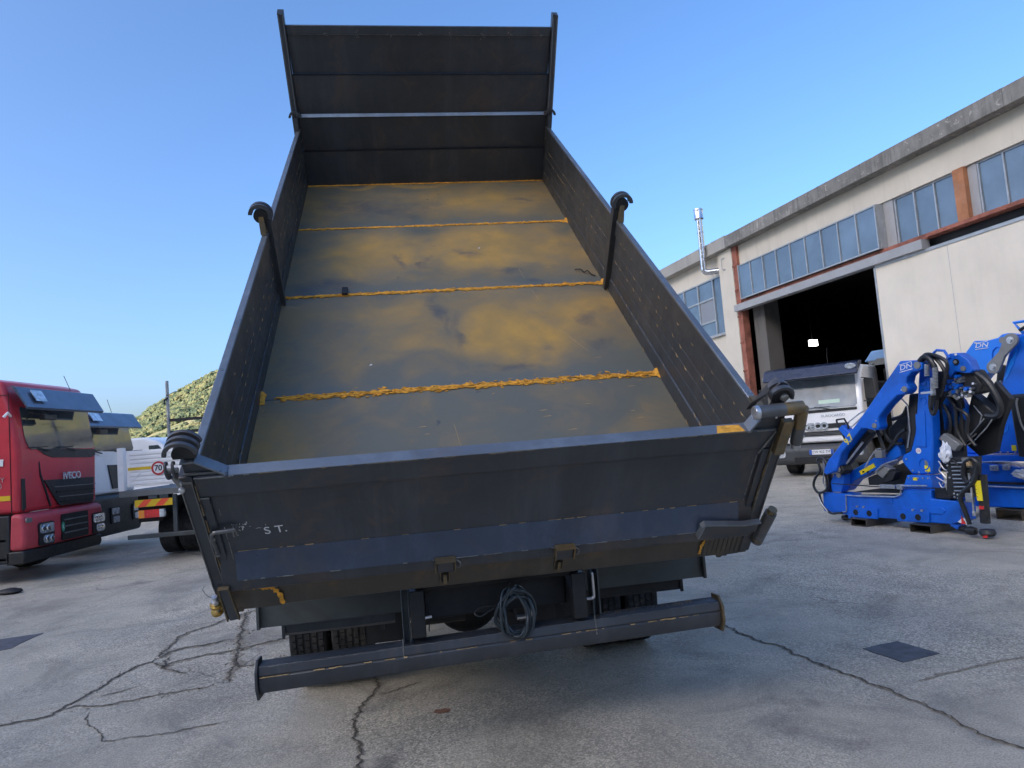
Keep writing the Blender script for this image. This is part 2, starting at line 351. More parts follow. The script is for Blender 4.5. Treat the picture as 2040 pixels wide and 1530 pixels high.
F = [(i*nr+k, i*nr+k+1, ((i+1) % NA)*nr+k+1, ((i+1) % NA)*nr+k) for i in range(NA) for k in range(nr-1)]
hm.add(V, F); hm.build('hills', hill_mat(), kind='structure')
# wood on the visible slope
bm = bmesh.new(); bmesh.ops.create_icosphere(bm, subdivisions=2, radius=1); bv = np.array([v.co[:] for v in bm.verts]); bf = np.array([[v.index for v in f.verts] for f in bm.faces]); bm.free()
rs = np.random.RandomState(3); TV = []; TF = []; k = 0
for i in range(9500):
    az = R(rs.uniform(-34, -17)); r = math.sqrt(rs.uniform(190**2, 535**2)); x, y = r*math.sin(az), r*math.cos(az)
    dens = noise.noise(Vector((x*.02, y*.02, 1)))
    if dens < -.3 + .25*noise.noise(Vector((x*.09, y*.09, 4))): continue
    z = hill_h(x, y); s = rs.uniform(.6, 2.0)*(1.15 if dens > .1 else .8)
    vv = bv*np.array([s*rs.uniform(.8, 1.25), s*rs.uniform(.8, 1.25), s*rs.uniform(.65, 1.1)])
    vv = vv*(1+rs.uniform(-.32, .28, (len(bv), 1))) + np.array([x, y, z+s*.45])
    TV.append(vv); TF.append(bf+k); k += len(bv)
bm = bmesh.new(); bmesh.ops.create_icosphere(bm, subdivisions=1, radius=1); bv1 = np.array([v.co[:] for v in bm.verts]); bf1 = np.array([[v.index for v in f.verts] for f in bm.faces]); bm.free()
for i in range(9000):   # the same wood carries on along the ridge
    az = R(rs.uniform(-17, 24)); r = math.sqrt(rs.uniform(190**2, 525**2)); x, y = r*math.sin(az), r*math.cos(az)
    if noise.noise(Vector((x*.02, y*.02, 1))) < -.3 + .25*noise.noise(Vector((x*.09, y*.09, 4))): continue
    z = hill_h(x, y); s = rs.uniform(.9, 3.0)
    vv = bv1*np.array([s, s, s*.85])*(1+rs.uniform(-.3, .3, (len(bv1), 1))) + np.array([x, y, z+s*.45])
    TV.append(vv); TF.append(bf1+k); k += len(bv1)
TV = np.concatenate(TV); TF = np.concatenate(TF)
me = bpy.data.meshes.new('hillside_wood'); me.from_pydata(TV.tolist(), [], TF.tolist()); me.materials.append(leaf_mat())
o = link('hillside_wood', me, kind='stuff'); tag(o, 'scrubby green and olive wood covering the sunlit hillside behind the trucks', 'wood')

# cracks and patches: thin sheets on the ground
def ribbon(pts, w, mat, name, z=.004, jit=.02, seed=0, kind='structure'):
    rn = random.Random(seed); P = []
    for a, b in zip(pts, pts[1:]):
        d = math.hypot(b[0]-a[0], b[1]-a[1]); n = max(2, int(d/.018))
        for i in range(n): P.append((a[0]+(b[0]-a[0])*i/n, a[1]+(b[1]-a[1])*i/n))
    P.append(pts[-1]); V = []; F = []
    for i, p in enumerate(P):
        q = P[min(i+1, len(P)-1)]; q0 = P[max(0, i-1)]; t = Vector((q[0]-q0[0], q[1]-q0[1])).normalized(); nn = Vector((-t.y, t.x))
        wob = noise.noise(Vector((p[0]*6, p[1]*6, seed)))*jit + noise.noise(Vector((p[0]*28, p[1]*28, seed)))*jit*.75
        taper = min(1, i/6, (len(P)-1-i)/6)
        ww = w*(.35+1.1*abs(noise.noise(Vector((p[0]*13, p[1]*13, seed+5)))) + rn.uniform(0, .35))*max(.1, taper)
        V += [(p[0]+nn.x*(wob+ww), p[1]+nn.y*(wob+ww), z), (p[0]+nn.x*(wob-ww), p[1]+nn.y*(wob-ww), z)]
    F = [(2*i, 2*i+1, 2*i+3, 2*i+2) for i in range(len(P)-1)]
    m = MB(); m.add(V, F); return m.build(name, mat, kind=kind, smooth=False)
CR = [
 ([(-3.95,3.95),(-3.62,4.2),(-3.34,4.44),(-3.24,4.48),(-3.1,4.56),(-3.07,4.77),(-3.09,4.89),(-3.07,5.16),(-3.06,5.5),(-2.99,5.67)], .010),
 ([(-2.99,5.67),(-3.08,6.01),(-3.13,6.31),(-3.14,6.44),(-2.98,6.65),(-2.96,6.82),(-2.84,7.01),(-2.7,7.3)], .007),
 ([(-3.10,4.60),(-3.03,4.72),(-2.88,4.66),(-2.79,4.67),(-2.65,4.74),(-2.53,4.77),(-2.39,4.83),(-2.3,4.85),(-2.18,4.88)], .006),
 ([(-2.99,5.6),(-2.8,5.41),(-2.81,5.53),(-2.71,5.6),(-2.6,5.67),(-2.46,5.71),(-2.38,5.74),(-2.27,5.84),(-2.13,5.92),(-1.98,6.0)], .008),
 ([(-2.99,5.67),(-2.99,5.82),(-2.92,5.91),(-2.81,5.96),(-2.67,6.01),(-2.57,6.09)], .011),
 ([(-2.92,5.72),(-2.84,5.50),(-2.80,5.41),(-2.66,5.30),(-2.53,5.22)], .009),
 ([(-2.84,7.12),(-2.67,6.56),(-2.48,6.01),(-2.31,5.55),(-2.21,5.2),(-2.12,4.94)], .013),
 ([(-2.3,5.55),(-2.2,5.27),(-2.09,5.28),(-1.99,5.37),(-1.90,5.5)], .005),
 ([(-1.06,4.85),(-1.03,4.65),(-1.02,4.48),(-1.06,4.33),(-1.07,4.18),(-1.06,4.09),(-1.0,3.95),(-.99,3.82),(-.92,3.65),(-.86,3.45),(-.84,3.1)], .008),
 ([(-1.02,4.48),(-.93,4.47),(-.86,4.56),(-.72,4.66)], .005),
 ([(1.44,5.42),(1.47,5.11),(1.62,4.79),(1.72,4.43),(1.74,4.33),(1.82,4.12),(1.88,3.92),(1.92,3.79),(1.97,3.61),(2.0,3.5),(2.01,3.32),(2.09,3.13),(2.2,2.7)], .0075),
 ([(-2.88,4.58),(-2.73,4.36),(-2.58,4.2),(-2.48,4.08),(-2.2,4.1),(-1.8,4.22)], .003),
 ([(-2.99,4.85),(-2.93,4.91),(-2.84,4.95),(-2.74,5.04)], .004)]
for i, (p, w) in enumerate(CR):
    ribbon(p, w*2.3, CRKL, 'crumbled_crack_edge', z=.003, jit=.035, seed=i+40)
    if i in (1, 3, 4, 6): ribbon([(x+.012, y-.01) for x, y in p], w*3.0, CRKL, 'crumbled_crack_edge', z=.0022, jit=.06, seed=i+80)
    ribbon(p, w*.95, CRK, 'ground_crack', z=.006, jit=.035, seed=i+40)
ribbon([(2.08,3.97),(2.29,4.05),(2.59,4.15),(2.89,4.22),(3.6,4.4)], .014, CRKL, 'ground_crack', z=.004, seed=77)
def sheet(pts, mat, name, z=.005, seed=1):
    P = []
    for a, b in zip(pts, pts[1:]+pts[:1]):
        for i in range(14):
            t = i/14; x, y = a[0]+(b[0]-a[0])*t, a[1]+(b[1]-a[1])*t
            P.append((x+noise.noise(Vector((x*9, y*9, seed)))*.012, y+noise.noise(Vector((x*9, y*9, seed+3)))*.012))
    m = MB(); m.poly(P, 'z', .0005, z); return m.build(name, mat, kind='structure', smooth=False)
sheet([(2.10,4.58),(2.37,4.665),(2.475,4.38),(2.2,4.285)], ASPH, 'asphalt_patch')
sheet([(-5.6,6.6),(-4.74,6.89),(-4.69,6.38),(-5.2,6.1)], ASPH, 'asphalt_patch', seed=5)
OIL = pbr('oil_stain', (.095, .095, .10), .55, 0, .3, 6)
RUSTP = pbr('rust_stain', (.26, .13, .08), .9, 0, .3, 20)
def blob(cx, cy, rx, ry, mat, name, z, seed, n=90):
    P = [(cx+rx*math.cos(t)*(1+.45*noise.noise(Vector((math.cos(t)*2.2, math.sin(t)*2.2, seed)))), cy+ry*math.sin(t)*(1+.45*noise.noise(Vector((math.cos(t)*2.2+4, math.sin(t)*2.2, seed))))) for t in [2*math.pi*i/n for i in range(n)]]
    m = MB(); m.add([(a, b, z) for a, b in P], [tuple(range(n))]); return m.build(name, mat, kind='structure', smooth=False)
blob(-.55, 4.11, .05, .03, RUSTP, 'rust_stain', .004, 5)
# loose grit round the broken concrete
rn = random.Random(11); gm = MB()
def grit(x, y, s):
    k = [(rn.uniform(-1,1)*s, rn.uniform(-1,1)*s, rn.uniform(0,1)*s) for _ in range(5)]
    gm.add([(x+a, y+b, c) for a, b, c in k], [(0,1,2),(0,2,3),(0,3,4),(1,2,4),(0,1,4),(2,3,4)])
for p, w in CR[:8]:
    for a, b in zip(p, p[1:]):
        for _ in range(int(60*math.hypot(b[0]-a[0], b[1]-a[1]))):
            t = rn.random(); grit(a[0]+(b[0]-a[0])*t+rn.gauss(0, .05), a[1]+(b[1]-a[1])*t+rn.gauss(0, .05), rn.uniform(.003, .012))
for _ in range(900): grit(rn.uniform(-3.5, 3.2), rn.uniform(2.9, 7.5), rn.uniform(.002, .007))
gr_ = gm.build('loose_grit', CRKL, kind='stuff', smooth=False); tag(gr_, 'fine grit and concrete crumbs scattered along the cracks in the yard', 'grit')

# ------------------------------------------------------------------ workshop building (local x runs away along the facade, y outwards to the yard)
B = thing('workshop_building', 'long cream workshop hall with concrete fascia, high window band and open doorway on the right', 'building', (7.44, 22.6, 0), R(105.66))
D1, D0 = 16.0, -20.0
def bx(name, mat, x0, x1, y0, y1, z0, z1, bevel=.0, parent=None, **k):
    m = MB(); m.box(min(x0,x1), max(x0,x1), y0, y1, z0, z1); return m.build(name, mat, parent or B, bevel, smooth=False, **k)
FM = fascia_mat()
d = -.35
while d > D0:
    bx('fascia_slab', FM, d-3.2+.008, d, -.25, .32, 7.06, 7.43+random.uniform(-.004, .004), .008); d -= 3.2
FM2 = wall_mat('pale_fascia_concrete', (.40, .38, .34), .5); d = -.35
while d < D1:
    bx('fascia_slab', FM2, d+.004, d+3.2-.004, -.25, .30, 7.07, 7.47, .012); d += 3.2
bx('upper_wall', CREAM, D0, -.36, -.22, 0.0, 6.385, 7.06)
bx('upper_wall', CREAM, .42, D1, -.22, -.03, 6.40, 7.07)
bx('pilaster', CREAM, -.36, .42, -.3, .12, 0, 7.055, .01)
bx('lower_wall', CREAM, .42, D1, -.22, -.03, 0, 4.36)
bx('window_sill', LINT, .42, 9, -.04, .06, 4.36, 4.41)
bx('wall', CREAM, 9.02, D1, -.2, -.034, 4.36, 6.40)
bx('wall', CREAM, D0, -14.4, -.22, -.02, 0, 5.14)
bx('column', RST, -.60, -.37, -.14, .10, 0, 7.05, .006)
for z in (1.2, 2.1, 3.0, 3.9, 4.75, 5.6, 6.4): bx('column_bracket', RST, -.52, -.36, .10, .13, z, z+.05)
bx('column', CONC, -1.30, -.73, -.75, -.2, 0, 5.1, .02)
bx('beam', RST, D0, -.73, -.05, .10, 5.15, 5.27, .004)
bx('beam_flange', RST, D0, -7.72, .10, .16, 5.17, 5.20)
bx('lintel', LINT, -7.68, -.42, .02, .26, 4.93, 5.143, .006)
# window band
def window(x0, x1, z0, z1, n, y, fw=.035, rows=None, mats=None):
    fr = MB(); fr.box(x0, x1, y-.05, y, z0, z0+fw); fr.box(x0, x1, y-.05, y, z1-fw, z1)
    for i in range(n+1):
        x = x0+(x1-x0-fw)*i/n; fr.box(x, x+fw, y-.048, y+.004, z0+fw, z1-fw)
    w = fr.build('window_frame', ALU, B, smooth=False)
    for i in range(n):
        xa = x0+(x1-x0-fw)*i/n+fw; xb = x0+(x1-x0-fw)*(i+1)/n
        m = MB(); t = random.uniform(-.004, .004); m.add([(xa, y-.03+t, z0+fw), (xb, y-.03-t, z0+fw), (xb, y-.03-t+.002, z1-fw), (xa, y-.03+t, z1-fw),
              (xa, y-.045, z0+fw), (xb, y-.045, z0+fw), (xb, y-.045, z1-fw), (xa, y-.045, z1-fw)], [(0,1,2,3),(4,5,6,7),(0,1,5,4),(2,3,7,6),(0,3,7,4),(1,2,6,5)])
        m.build('pane', PANE, w, smooth=False)
    return w
window(-6.46, -.74, 5.275, 6.36, 9, .20)
bx('window_return', LINT, -6.76, -6.47, -.1, -.04, 5.275, 6.385)
bx('window_return', ALU, -6.475, -6.46, -.1, .15, 5.28, 6.36)
window(-8.44, -6.78, 5.275, 6.38, 3, -.06)
bx('column', RSTO, -8.72, -8.46, -.14, .06, 5.27, 6.383, .004)
bx('window_return', LINT, -8.93, -8.725, -.12, -.05, 5.275, 6.38)
window(-13.35, -8.94, 5.275, 6.38, 8, -.06)
window(-19.5, -13.5, 5.275, 6.38, 10, -.06)
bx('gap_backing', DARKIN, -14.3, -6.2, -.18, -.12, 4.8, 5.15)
# sliding door
dr = bx('sliding_door', CREAMD, -14.3, -6.20, .06, .14, .03, 4.86)
bx('door_edge', ALU, -6.20, -6.145, .05, .15, .02, 4.88, parent=dr); bx('door_edge', ALU, -14.3, -6.20, .05, .16, 4.862, 4.93, parent=dr)
for x in (-8.2, -10.2, -12.2): bx('door_seam', LINT, x-.004, x+.004, .14, .142, .05, 4.85, parent=dr)
# left window wall
def cell(x0, x1, z0, z1, mat, y=-.08):
    m = MB(); m.box(x0, x1, y, y+.012, z0, z1); m.build('pane', mat, LW, smooth=False)
lw = MB(); lw.box(.43, 9.0, -.12, -.03, 4.41, 4.46); lw.box(.43, 9.0, -.12, -.03, 6.35, 6.40)
xs = [.45, 1.13, 2.12, 3.1, 4.1, 5.1, 6.1, 7.1, 8.1, 8.95]
for x in xs: lw.box(x-.03, x+.03, -.118, -.028, 4.46, 6.35)
for a, b in zip(xs[1:], xs[2:]):
    lw.box(a+.03, b-.03, -.11, -.035, 5.70, 5.76); lw.box(a+.03, b-.03, -.11, -.035, 4.92, 4.98)
LW = lw.build('window_frame', ALU, B, smooth=False)
cell(.48, 1.10, 4.46, 6.35, PANE)
for a, b in zip(xs[1:], xs[2:]):
    cell(a+.03, b-.03, 5.76, 6.35, PANE); cell(a+.03, b-.03, 4.98, 5.70, PANEG if a < 2 else PANE); cell(a+.03, b-.03, 4.46, 4.92, PANE)
# hall interior and roof
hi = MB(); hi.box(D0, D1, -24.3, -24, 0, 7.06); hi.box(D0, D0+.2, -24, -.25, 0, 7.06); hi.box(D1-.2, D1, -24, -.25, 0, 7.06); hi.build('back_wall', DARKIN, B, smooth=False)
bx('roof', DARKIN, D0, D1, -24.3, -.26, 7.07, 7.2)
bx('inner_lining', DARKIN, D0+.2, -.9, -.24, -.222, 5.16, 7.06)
for z in (3.46,):
    lm = MB(); lm.box(-7.2, -6.8, -11.3, -11.0, 3.42, 3.5); 
for i, x in enumerate((-3.0, -9.0)):
    m = MB(); m.box(x-.22, x+.22, -9.2, -8.8, 0, 7.0); m.build('inner_column', DARKIN, B, smooth=False)
# flue
fl = thing('flue_pipe', 'shiny stainless flue pipe with cowl rising past the roof edge beside the pilaster', 'flue', (7.44, 22.6, 0), R(105.66))
m = MB(); m.tube([(.82,.42,6.62),(.82,.42,8.42)], .10, 20); m.build('pipe', CHROME, fl)
m = MB(); [m.lathe([(.10,z),(.109,z+.01),(.109,z+.03),(.10,z+.04)], 20, 'z', (.82,.42,0)) for z in (6.75,7.35,7.9)]; m.build('joint_band', CHROME, fl)
m = MB(); m.lathe([(0,8.74),(.155,8.74),(.16,8.72),(.16,8.69),(.148,8.68),(.148,8.42),(.16,8.40),(.12,8.37),(.0,8.37)], 24, 'z', (.82,.42,0)); m.build('cowl', CHROME, fl)
m = MB(); m.tube(smooth_path([(.82,.42,6.68),(.82,.41,6.60),(.78,.36,6.54),(.66,.20,6.53),(.52,.02,6.53)], 4), .10, 16); m.build('elbow', CHROME, fl)
m = MB(); m.tube([(.1,.13,6.82),(.1,.2,6.82),(.1,.2,6.45),(.1,.13,6.45)], .012, 6); m.box(.04,.16,.12,.135,6.8,6.84); m.box(.04,.16,.12,.135,6.43,6.47)
m.build('wall_bracket', ALU, B)
# lit lamp hanging inside the hall
lp = thing('hall_lamp', 'lit square lamp glowing inside the dark workshop doorway', 'lamp')
def b2w(x, y, z): return (Matrix.Translation((7.44, 22.6, 0)) @ Matrix.Rotation(R(105.66), 4, 'Z')) @ Vector((x, y, z))
L0 = Vector((12.28, 28.0, 4.32)); lp.location = L0
m = MB(); m.box(-.17,.17,-.03,.03,-.12,.12); m.build('lamp_panel', LAMP, lp, .01, smooth=False)
m = MB(); m.box(-.19,.19,.03,.09,-.14,.14); m.build('lamp_housing', BLK, lp, .01); m = MB(); m.cyl((0,.06,.14),(0,.06,2.7),.012,6); m.build('hanger', BLK, lp)

# ------------------------------------------------------------------ tyre shared mesh
def tyre_mesh(r, w, tread=True, n=56):
    m = MB(); hw = w/2
    m.lathe([(r*.56,-hw*.80),(r*.62,-hw*.95),(r*.80,-hw),(r*.94,-hw*.97),(r*.972,-hw*.90),(r*.972,hw*.90),(r*.94,hw*.97),(r*.80,hw),(r*.62,hw*.95),(r*.56,hw*.80),(r*.56,-hw*.80)], 48)
    if tread:
        for row in range(5):
            x0 = -hw*.9+row*w*.9/5+.006; x1 = x0+w*.9/5-.012
            for k in range(n):
                a0 = 2*math.pi*(k+(row % 2)*.5)/n; a1 = a0+2*math.pi/n*.84; V = []
                for (rr, x) in ((r*.965,x0),(r*.965,x1),(r,x1-.002),(r,x0+.002)):
                    for a in (a0, a1): V.append((x, rr*math.cos(a), rr*math.sin(a)))
                m.add(V, [(0,2,3,1),(2,4,5,3),(4,6,7,5),(6,0,1,7),(0,6,4,2),(1,3,5,7)])
    me = bpy.data.meshes.new('tyre'); me.from_pydata(m.v, [], m.f); me.materials.append(RUB)
    bm = bmesh.new(); bm.from_mesh(me); bmesh.ops.recalc_face_normals(bm, faces=bm.faces); bm.to_mesh(me); bm.free()
    me.polygons.foreach_set('use_smooth', [True]*len(me.polygons)); me.set_sharp_from_angle(angle=.5); return me
def rim_mesh(r, w, mat):
    m = MB(); m.lathe([(r*.57,-w*.4),(r*.54,-w*.36),(r*.50,-w*.3),(r*.46,0),(r*.30,w*.02),(r*.26,-w*.18),(r*.12,-w*.2),(.0,-w*.2)], 32)
    m.lathe([(r*.57,w*.4),(r*.50,w*.36),(r*.49,0)], 32)
    for k in range(8):
        a = 2*math.pi*k/8; c = (-w*.05, r*.37*math.cos(a), r*.37*math.sin(a)); m.cyl(c, (c[0]-.04, c[1], c[2]), .014, 6)
    me = bpy.data.meshes.new('rim'); me.from_pydata(m.v, [], m.f); me.materials.append(mat)
    bm = bmesh.new(); bm.from_mesh(me); bmesh.ops.recalc_face_normals(bm, faces=bm.faces); bm.to_mesh(me); bm.free(); return me
TY = tyre_mesh(.40, .235); TYP = tyre_mesh(.42, .27, False); RIMM = rim_mesh(.40, .235, WHT); RIMG = rim_mesh(.42, .27, GREY)
def wheel(parent, x, y, r=.40, flip=False, plain=False):
    e = bpy.data.objects.new('wheel', TYP if plain else TY); COL.objects.link(e); e.parent = parent
    e.matrix_local = Matrix.Translation((x, y, r+.002)) @ (Matrix.Rotation(math.pi, 4, 'Z') if flip else Matrix.Identity(4)) @ Matrix.Rotation(random.uniform(0, 3), 4, 'X')
    h = link('rim', RIMG if plain else RIMM, e); return e

# ------------------------------------------------------------------ tipper truck
TX, TYY, YAW, ZH, TIP = -.1248, 3.3032, .1503, 1.0236, .6916
T = thing('tipper_truck', 'dark bare steel tipper truck with its bed raised, seen from behind its tailgate', 'truck', (TX, TYY, 0), YAW)
BED = Matrix.Translation((0, 0, ZH)) @ Matrix.Rotation(TIP, 4, 'X')
WT = Matrix.Translation((TX, TYY, 0)) @ Matrix.Rotation(YAW, 4, 'Z')
def bp(mb, name, mat, parent=T, bevel=0, **k): return mb.build(name, mat, parent, bevel, m4=BED if parent is T else None, **k)
HW = 1.244
SE = [0.0, 1.321, 2.624, 3.928, 5.103]
for a, b in zip(SE, SE[1:]):
    m = MB(); nx, ny = 20, 8; t = random.uniform(0, 9)
    V = [(-HW+2*HW*i/nx, a+.004+(b-a-.008)*j/ny, .004*noise.noise(Vector((i*.35, j*.4, t)))-.002) for i in range(nx+1) for j in range(ny+1)]
    k = len(V); F = [(i*(ny+1)+j, (i+1)*(ny+1)+j, (i+1)*(ny+1)+j+1, i*(ny+1)+j+1) for i in range(nx) for j in range(ny)]
    m.add(V, F); m.box(-HW, HW, a+.004, b-.004, -.012, -.0065)
    bp(m, 'floor_plate', FLR)
# bumpy orange weld seams
def weld_line(p0, p1, w, h, seed, gap=None):
    rn = random.Random(seed); m = MB()
    for k in range(760):
        x = rn.uniform(p0, p1)
        if gap and gap[0] < x < gap[1]: continue
        env = .55+.45*min(1, (x-p0)*4+.3)+.25*noise.noise(Vector((x*4, seed, 0)))
        y = rn.gauss(0, .36)*w*env; L = rn.uniform(.008, .032)*(1.25 if abs(y) < w*.5 else .7); ww = rn.uniform(.0018, .0055); an = rn.gauss(0, .20) if rn.random() < .93 else rn.gauss(0, .9)
        c, s_ = math.cos(an), math.sin(an); z = rn.uniform(.0015, h); z2 = rn.uniform(.0015, h*.8)
        P = [(-L, 0, z), (-L*.5, -ww, z2), (L*.4, -ww*rn.uniform(.5, 1.3), z2), (L, 0, z), (L*.5, ww, z2*.7), (-L*.4, ww*rn.uniform(.5, 1.3), z)]
        top = [(x+a*c-b*s_, y+a*s_+b*c, q) for a, b, q in P]; bot = [(a, b, .0005) for a, b, q in top]
        m.add(top+bot, [(0,1,2,3,4,5)]+[(t, (t+1) % 6, (t+1) % 6+6, t+6) for t in range(6)])
    for _ in range(46):   # stray chips beside the bead
        x = rn.uniform(p0, p1); y = rn.gauss(0, w*1.3); L = rn.uniform(.005, .022); ww = rn.uniform(.0015, .004); an = rn.gauss(0, .6)
        c, s_ = math.cos(an)*L, math.sin(an)*L
        m.add([(x-c, y-s_, .001), (x, y-ww, .003), (x+c, y+s_, .001), (x, y+ww, .002)], [(0,1,2,3)])
    return m
for i, (s, w) in enumerate(((1.321, .042), (2.624, .027), (3.928, .022), (5.09, .014))):
    m = weld_line(-1.238, 1.238, w, .008, i*11+1, gap=(-1.236, -1.12) if i == 0 else None)
    m.v = [(x, y+s, z) for x, y, z in m.v]
    if i < 3:
        q = noise.noise(Vector((s, 0, 0)))*.02
        m.add([(1.17, s-.02, .004), (1.195, s-.045-q, .004), (1.215, s-.03, .004), (1.238, s-.06+q, .004), (1.2385, s+.02, .03), (1.225, s+.03, .02), (1.215, s+.018, .006), (1.19, s+.035+q, .004)], [tuple(range(8))])
    sm = bp(m, 'weld_seam', RUSTW, smooth=False, kind='stuff')
    q = MB(); q.box(-1.24, 1.24, s-.0038, s+.0038, -.004, -.0015); q.build('seam_gap', BLK, sm, smooth=False)
m = MB(); m.add([(-1.238,1.27,.003),(-1.205,1.275,.004),(-1.212,1.32,.004),(-1.205,1.37,.003),(-1.225,1.40,.004),(-1.238,1.38,.03)], [tuple(range(6))]); bp(m, 'weld_seam', RUSTW, smooth=False)

# short tack scars and scratches on the plates
m = MB(); rn = random.Random(17)
for x, s_ in ((.42,1.02),(.43,.96),(.55,.82),(.50,.74),(.70,1.05),(.10,.75),(-.3,.95),(-.28,.88),(.95,.95),(.98,.88),(1.02,1.2),(.0,3.98),(.12,3.96),(-.25,4.1),(.85,2.95),(.9,1.55),(-.1,4.02)):
    L = rn.uniform(.018, .034); m.add([(x-L, s_-.002, .0008), (x-L*.4, s_-.005, .002), (x+L, s_-.001, .0008), (x+L*.5, s_+.004, .002)], [(0,1,2,3)])
for x0, s0, x1, s1 in ((.72,1.95,.86,1.62),(.64,2.55,.67,2.35),(.60,2.95,.62,2.75),(-.12,.95,-.10,.75),(.98,.62,1.12,.72),(.35,3.2,.36,2.98)):
    m.add([(x0, s0, .0008), (x0+.003, s0, .0012), (x1+.002, s1, .0012), (x1, s1, .0008)], [(0,1,2,3)])
bp(m, 'tack_scar', WELD, smooth=False, kind='stuff')
# side panels with pressed steps
def side(sgn, s0, s1, name='side_panel'):
    prof = [(1.236,0),(1.236,.098),(1.244,.106),(1.244,.190),(1.248,.192),(1.248,.196),(1.244,.198),(1.244,.268),(1.248,.270),(1.248,.274),(1.244,.276),(1.244,.345),(1.248,.347),(1.248,.351),(1.244,.353),
            (1.244,.455),(1.234,.463),(1.234,.560),(1.262,.560),(1.262,0)]
    m = MB(); n = len(prof)
    P = [(sgn*x, s0, z) for x, z in prof]+[(sgn*x, s1, z) for x, z in prof]
    m.add(P, [tuple(range(n)), tuple(range(2*n-1, n-1, -1))]+[(i, i+n, (i+1) % n+n, (i+1) % n) for i in range(n)])
    p = bp(m, name, DKW, smooth=False)
    t = MB(); t.box(min(sgn*1.231, sgn*1.270), max(sgn*1.231, sgn*1.270), s0, s1, .5605, .577); t.build('top_rail', RIM, p, .004)
    r = MB()
    for k in range(int((s1-s0)/.6)):
        y = s0+.3+k*.6; r.box(min(sgn*1.2625, sgn*1.268), max(sgn*1.2625, sgn*1.268), y-.03, y+.03, .0, .56)
    r.build('outer_rib', DK, p)
    w = MB(); rn = random.Random(int(s0*10)+sgn)
    for zz, xx in ((.102,1.240),(.459,1.238),(.008,1.233),(.271,1.2435),(.348,1.2435)):
        y = s0+.1
        while y < s1-.05:
            y += rn.uniform(.07, .34); L = rn.uniform(.015, .06); q = .005
            w.add([(sgn*xx, y, zz-q),(sgn*(xx-.005), y+L*.3, zz),(sgn*xx, y+L, zz+q),(sgn*(xx-.003), y+L*.5, zz+q*2),(sgn*xx,y+L*.5,zz-q*2.5)], [(0,1,3),(1,2,3),(0,4,1),(4,2,1)])
            if rn.random() < .3:
                w.add([(sgn*(xx-.001), y, zz),(sgn*(xx-.003), y+.01, zz+.035),(sgn*(xx-.001), y+.016, zz+.03)], [(0,1,2)])
    w.build('weld_bead', WELD, p, smooth=False, kind='stuff')
    sc = MB()
    for zz, xx in ((.1035,1.2375),(.4615,1.2345),(.1975,1.2435),(.2755,1.2435),(.3525,1.2435)):
        y = s0+.05
        while y < s1-.1:
            L = rn.uniform(.1, .5); y2 = min(s1-.02, y+L)
            if rn.random() < .75: sc.add([(sgn*(xx-.0008),y,zz),(sgn*(xx-.0008),y2,zz),(sgn*(xx-.0008),y2,zz+.0035),(sgn*(xx-.0008),y,zz+.0025)], [(0,1,2,3)])
            y = y2+rn.uniform(.01,.12)
    sc.build('bright_scratch', WELDG, p, smooth=False, kind='stuff')
    return p
for sg in (-1, 1):
    side(sg, 0.035, 2.485); side(sg, 2.56, 5.10)
    m = MB(); m.box(min(sg*1.205, sg*1.25), max(sg*1.205, sg*1.25), 2.495, 2.55, .003, .66); m.v = [(x-sg*(.0), y, z) for x, y, z in m.v]
    st = bp(m, 'middle_post', DKW, bevel=.004)
    m = MB(); m.poly([(sg*1.25,.04)]+[(sg*(1.25+.028*math.sin(math.pi*i/10)), .04+.42*i/10) for i in range(1,10)]+[(sg*1.25,.46)], 'y', 2.512, 2.522); m.build('gusset', DK, st)
    m = MB()
    for y in (2.475, 2.515):
        m.poly(arc(sg*1.265,.70,.078,5 if sg>0 else 175,205 if sg>0 else -25,14)+arc(sg*1.265,.70,.052,205 if sg>0 else -25,5 if sg>0 else 175,14), 'y', y, y+.026)
    m.build('latch_strap', RIMD, st, .002)
    m = MB(); m.poly(arc(sg*1.262,.69,.05,0,360,16)[:-1], 'y', 2.485, 2.53); m.build('latch_roller', BLK, st)
    m = MB(); m.add([(sg*1.235,2.43,.578),(sg*1.275,2.43,.578),(sg*1.285,2.50,.72),(sg*1.25,2.50,.72),(sg*1.235,2.47,.578),(sg*1.275,2.47,.578),(sg*1.285,2.53,.72),(sg*1.25,2.53,.72)],
        [(0,1,2,3),(4,5,6,7),(0,1,5,4),(1,2,6,5),(2,3,7,6),(3,0,4,7)]); m.build('latch_lever', BRASS, st, .003)
    # rear corner post
    m = MB(); m.box(min(sg*1.213, sg*1.268), max(sg*1.213, sg*1.268), -.05, .03, -.16, .63); cp = bp(m, 'corner_post', DK, bevel=.005)
    m = MB(); a, b = sorted((sg*1.216, sg*1.265))
    m.box(a, a+.004, -.056, -.05, -.02, .60); m.box(b-.004, b, -.056, -.05, -.02, .60); m.box(a, b, -.056, -.05, .60, .606); m.build('weld_bead', WELDG, cp, smooth=False, kind='stuff')
    # latch near the front wall
    m = MB(); [m.poly(arc(sg*1.26,.70,.06,0,180,10)+arc(sg*1.26,.70,.04,180,0,10), 'y', y, y+.022) for y in (5.01, 5.04)]; m.box(min(sg*1.24,sg*1.28), max(sg*1.24,sg*1.28), 5.0,5.05,.578,.7); bp(m, 'front_latch', DK)
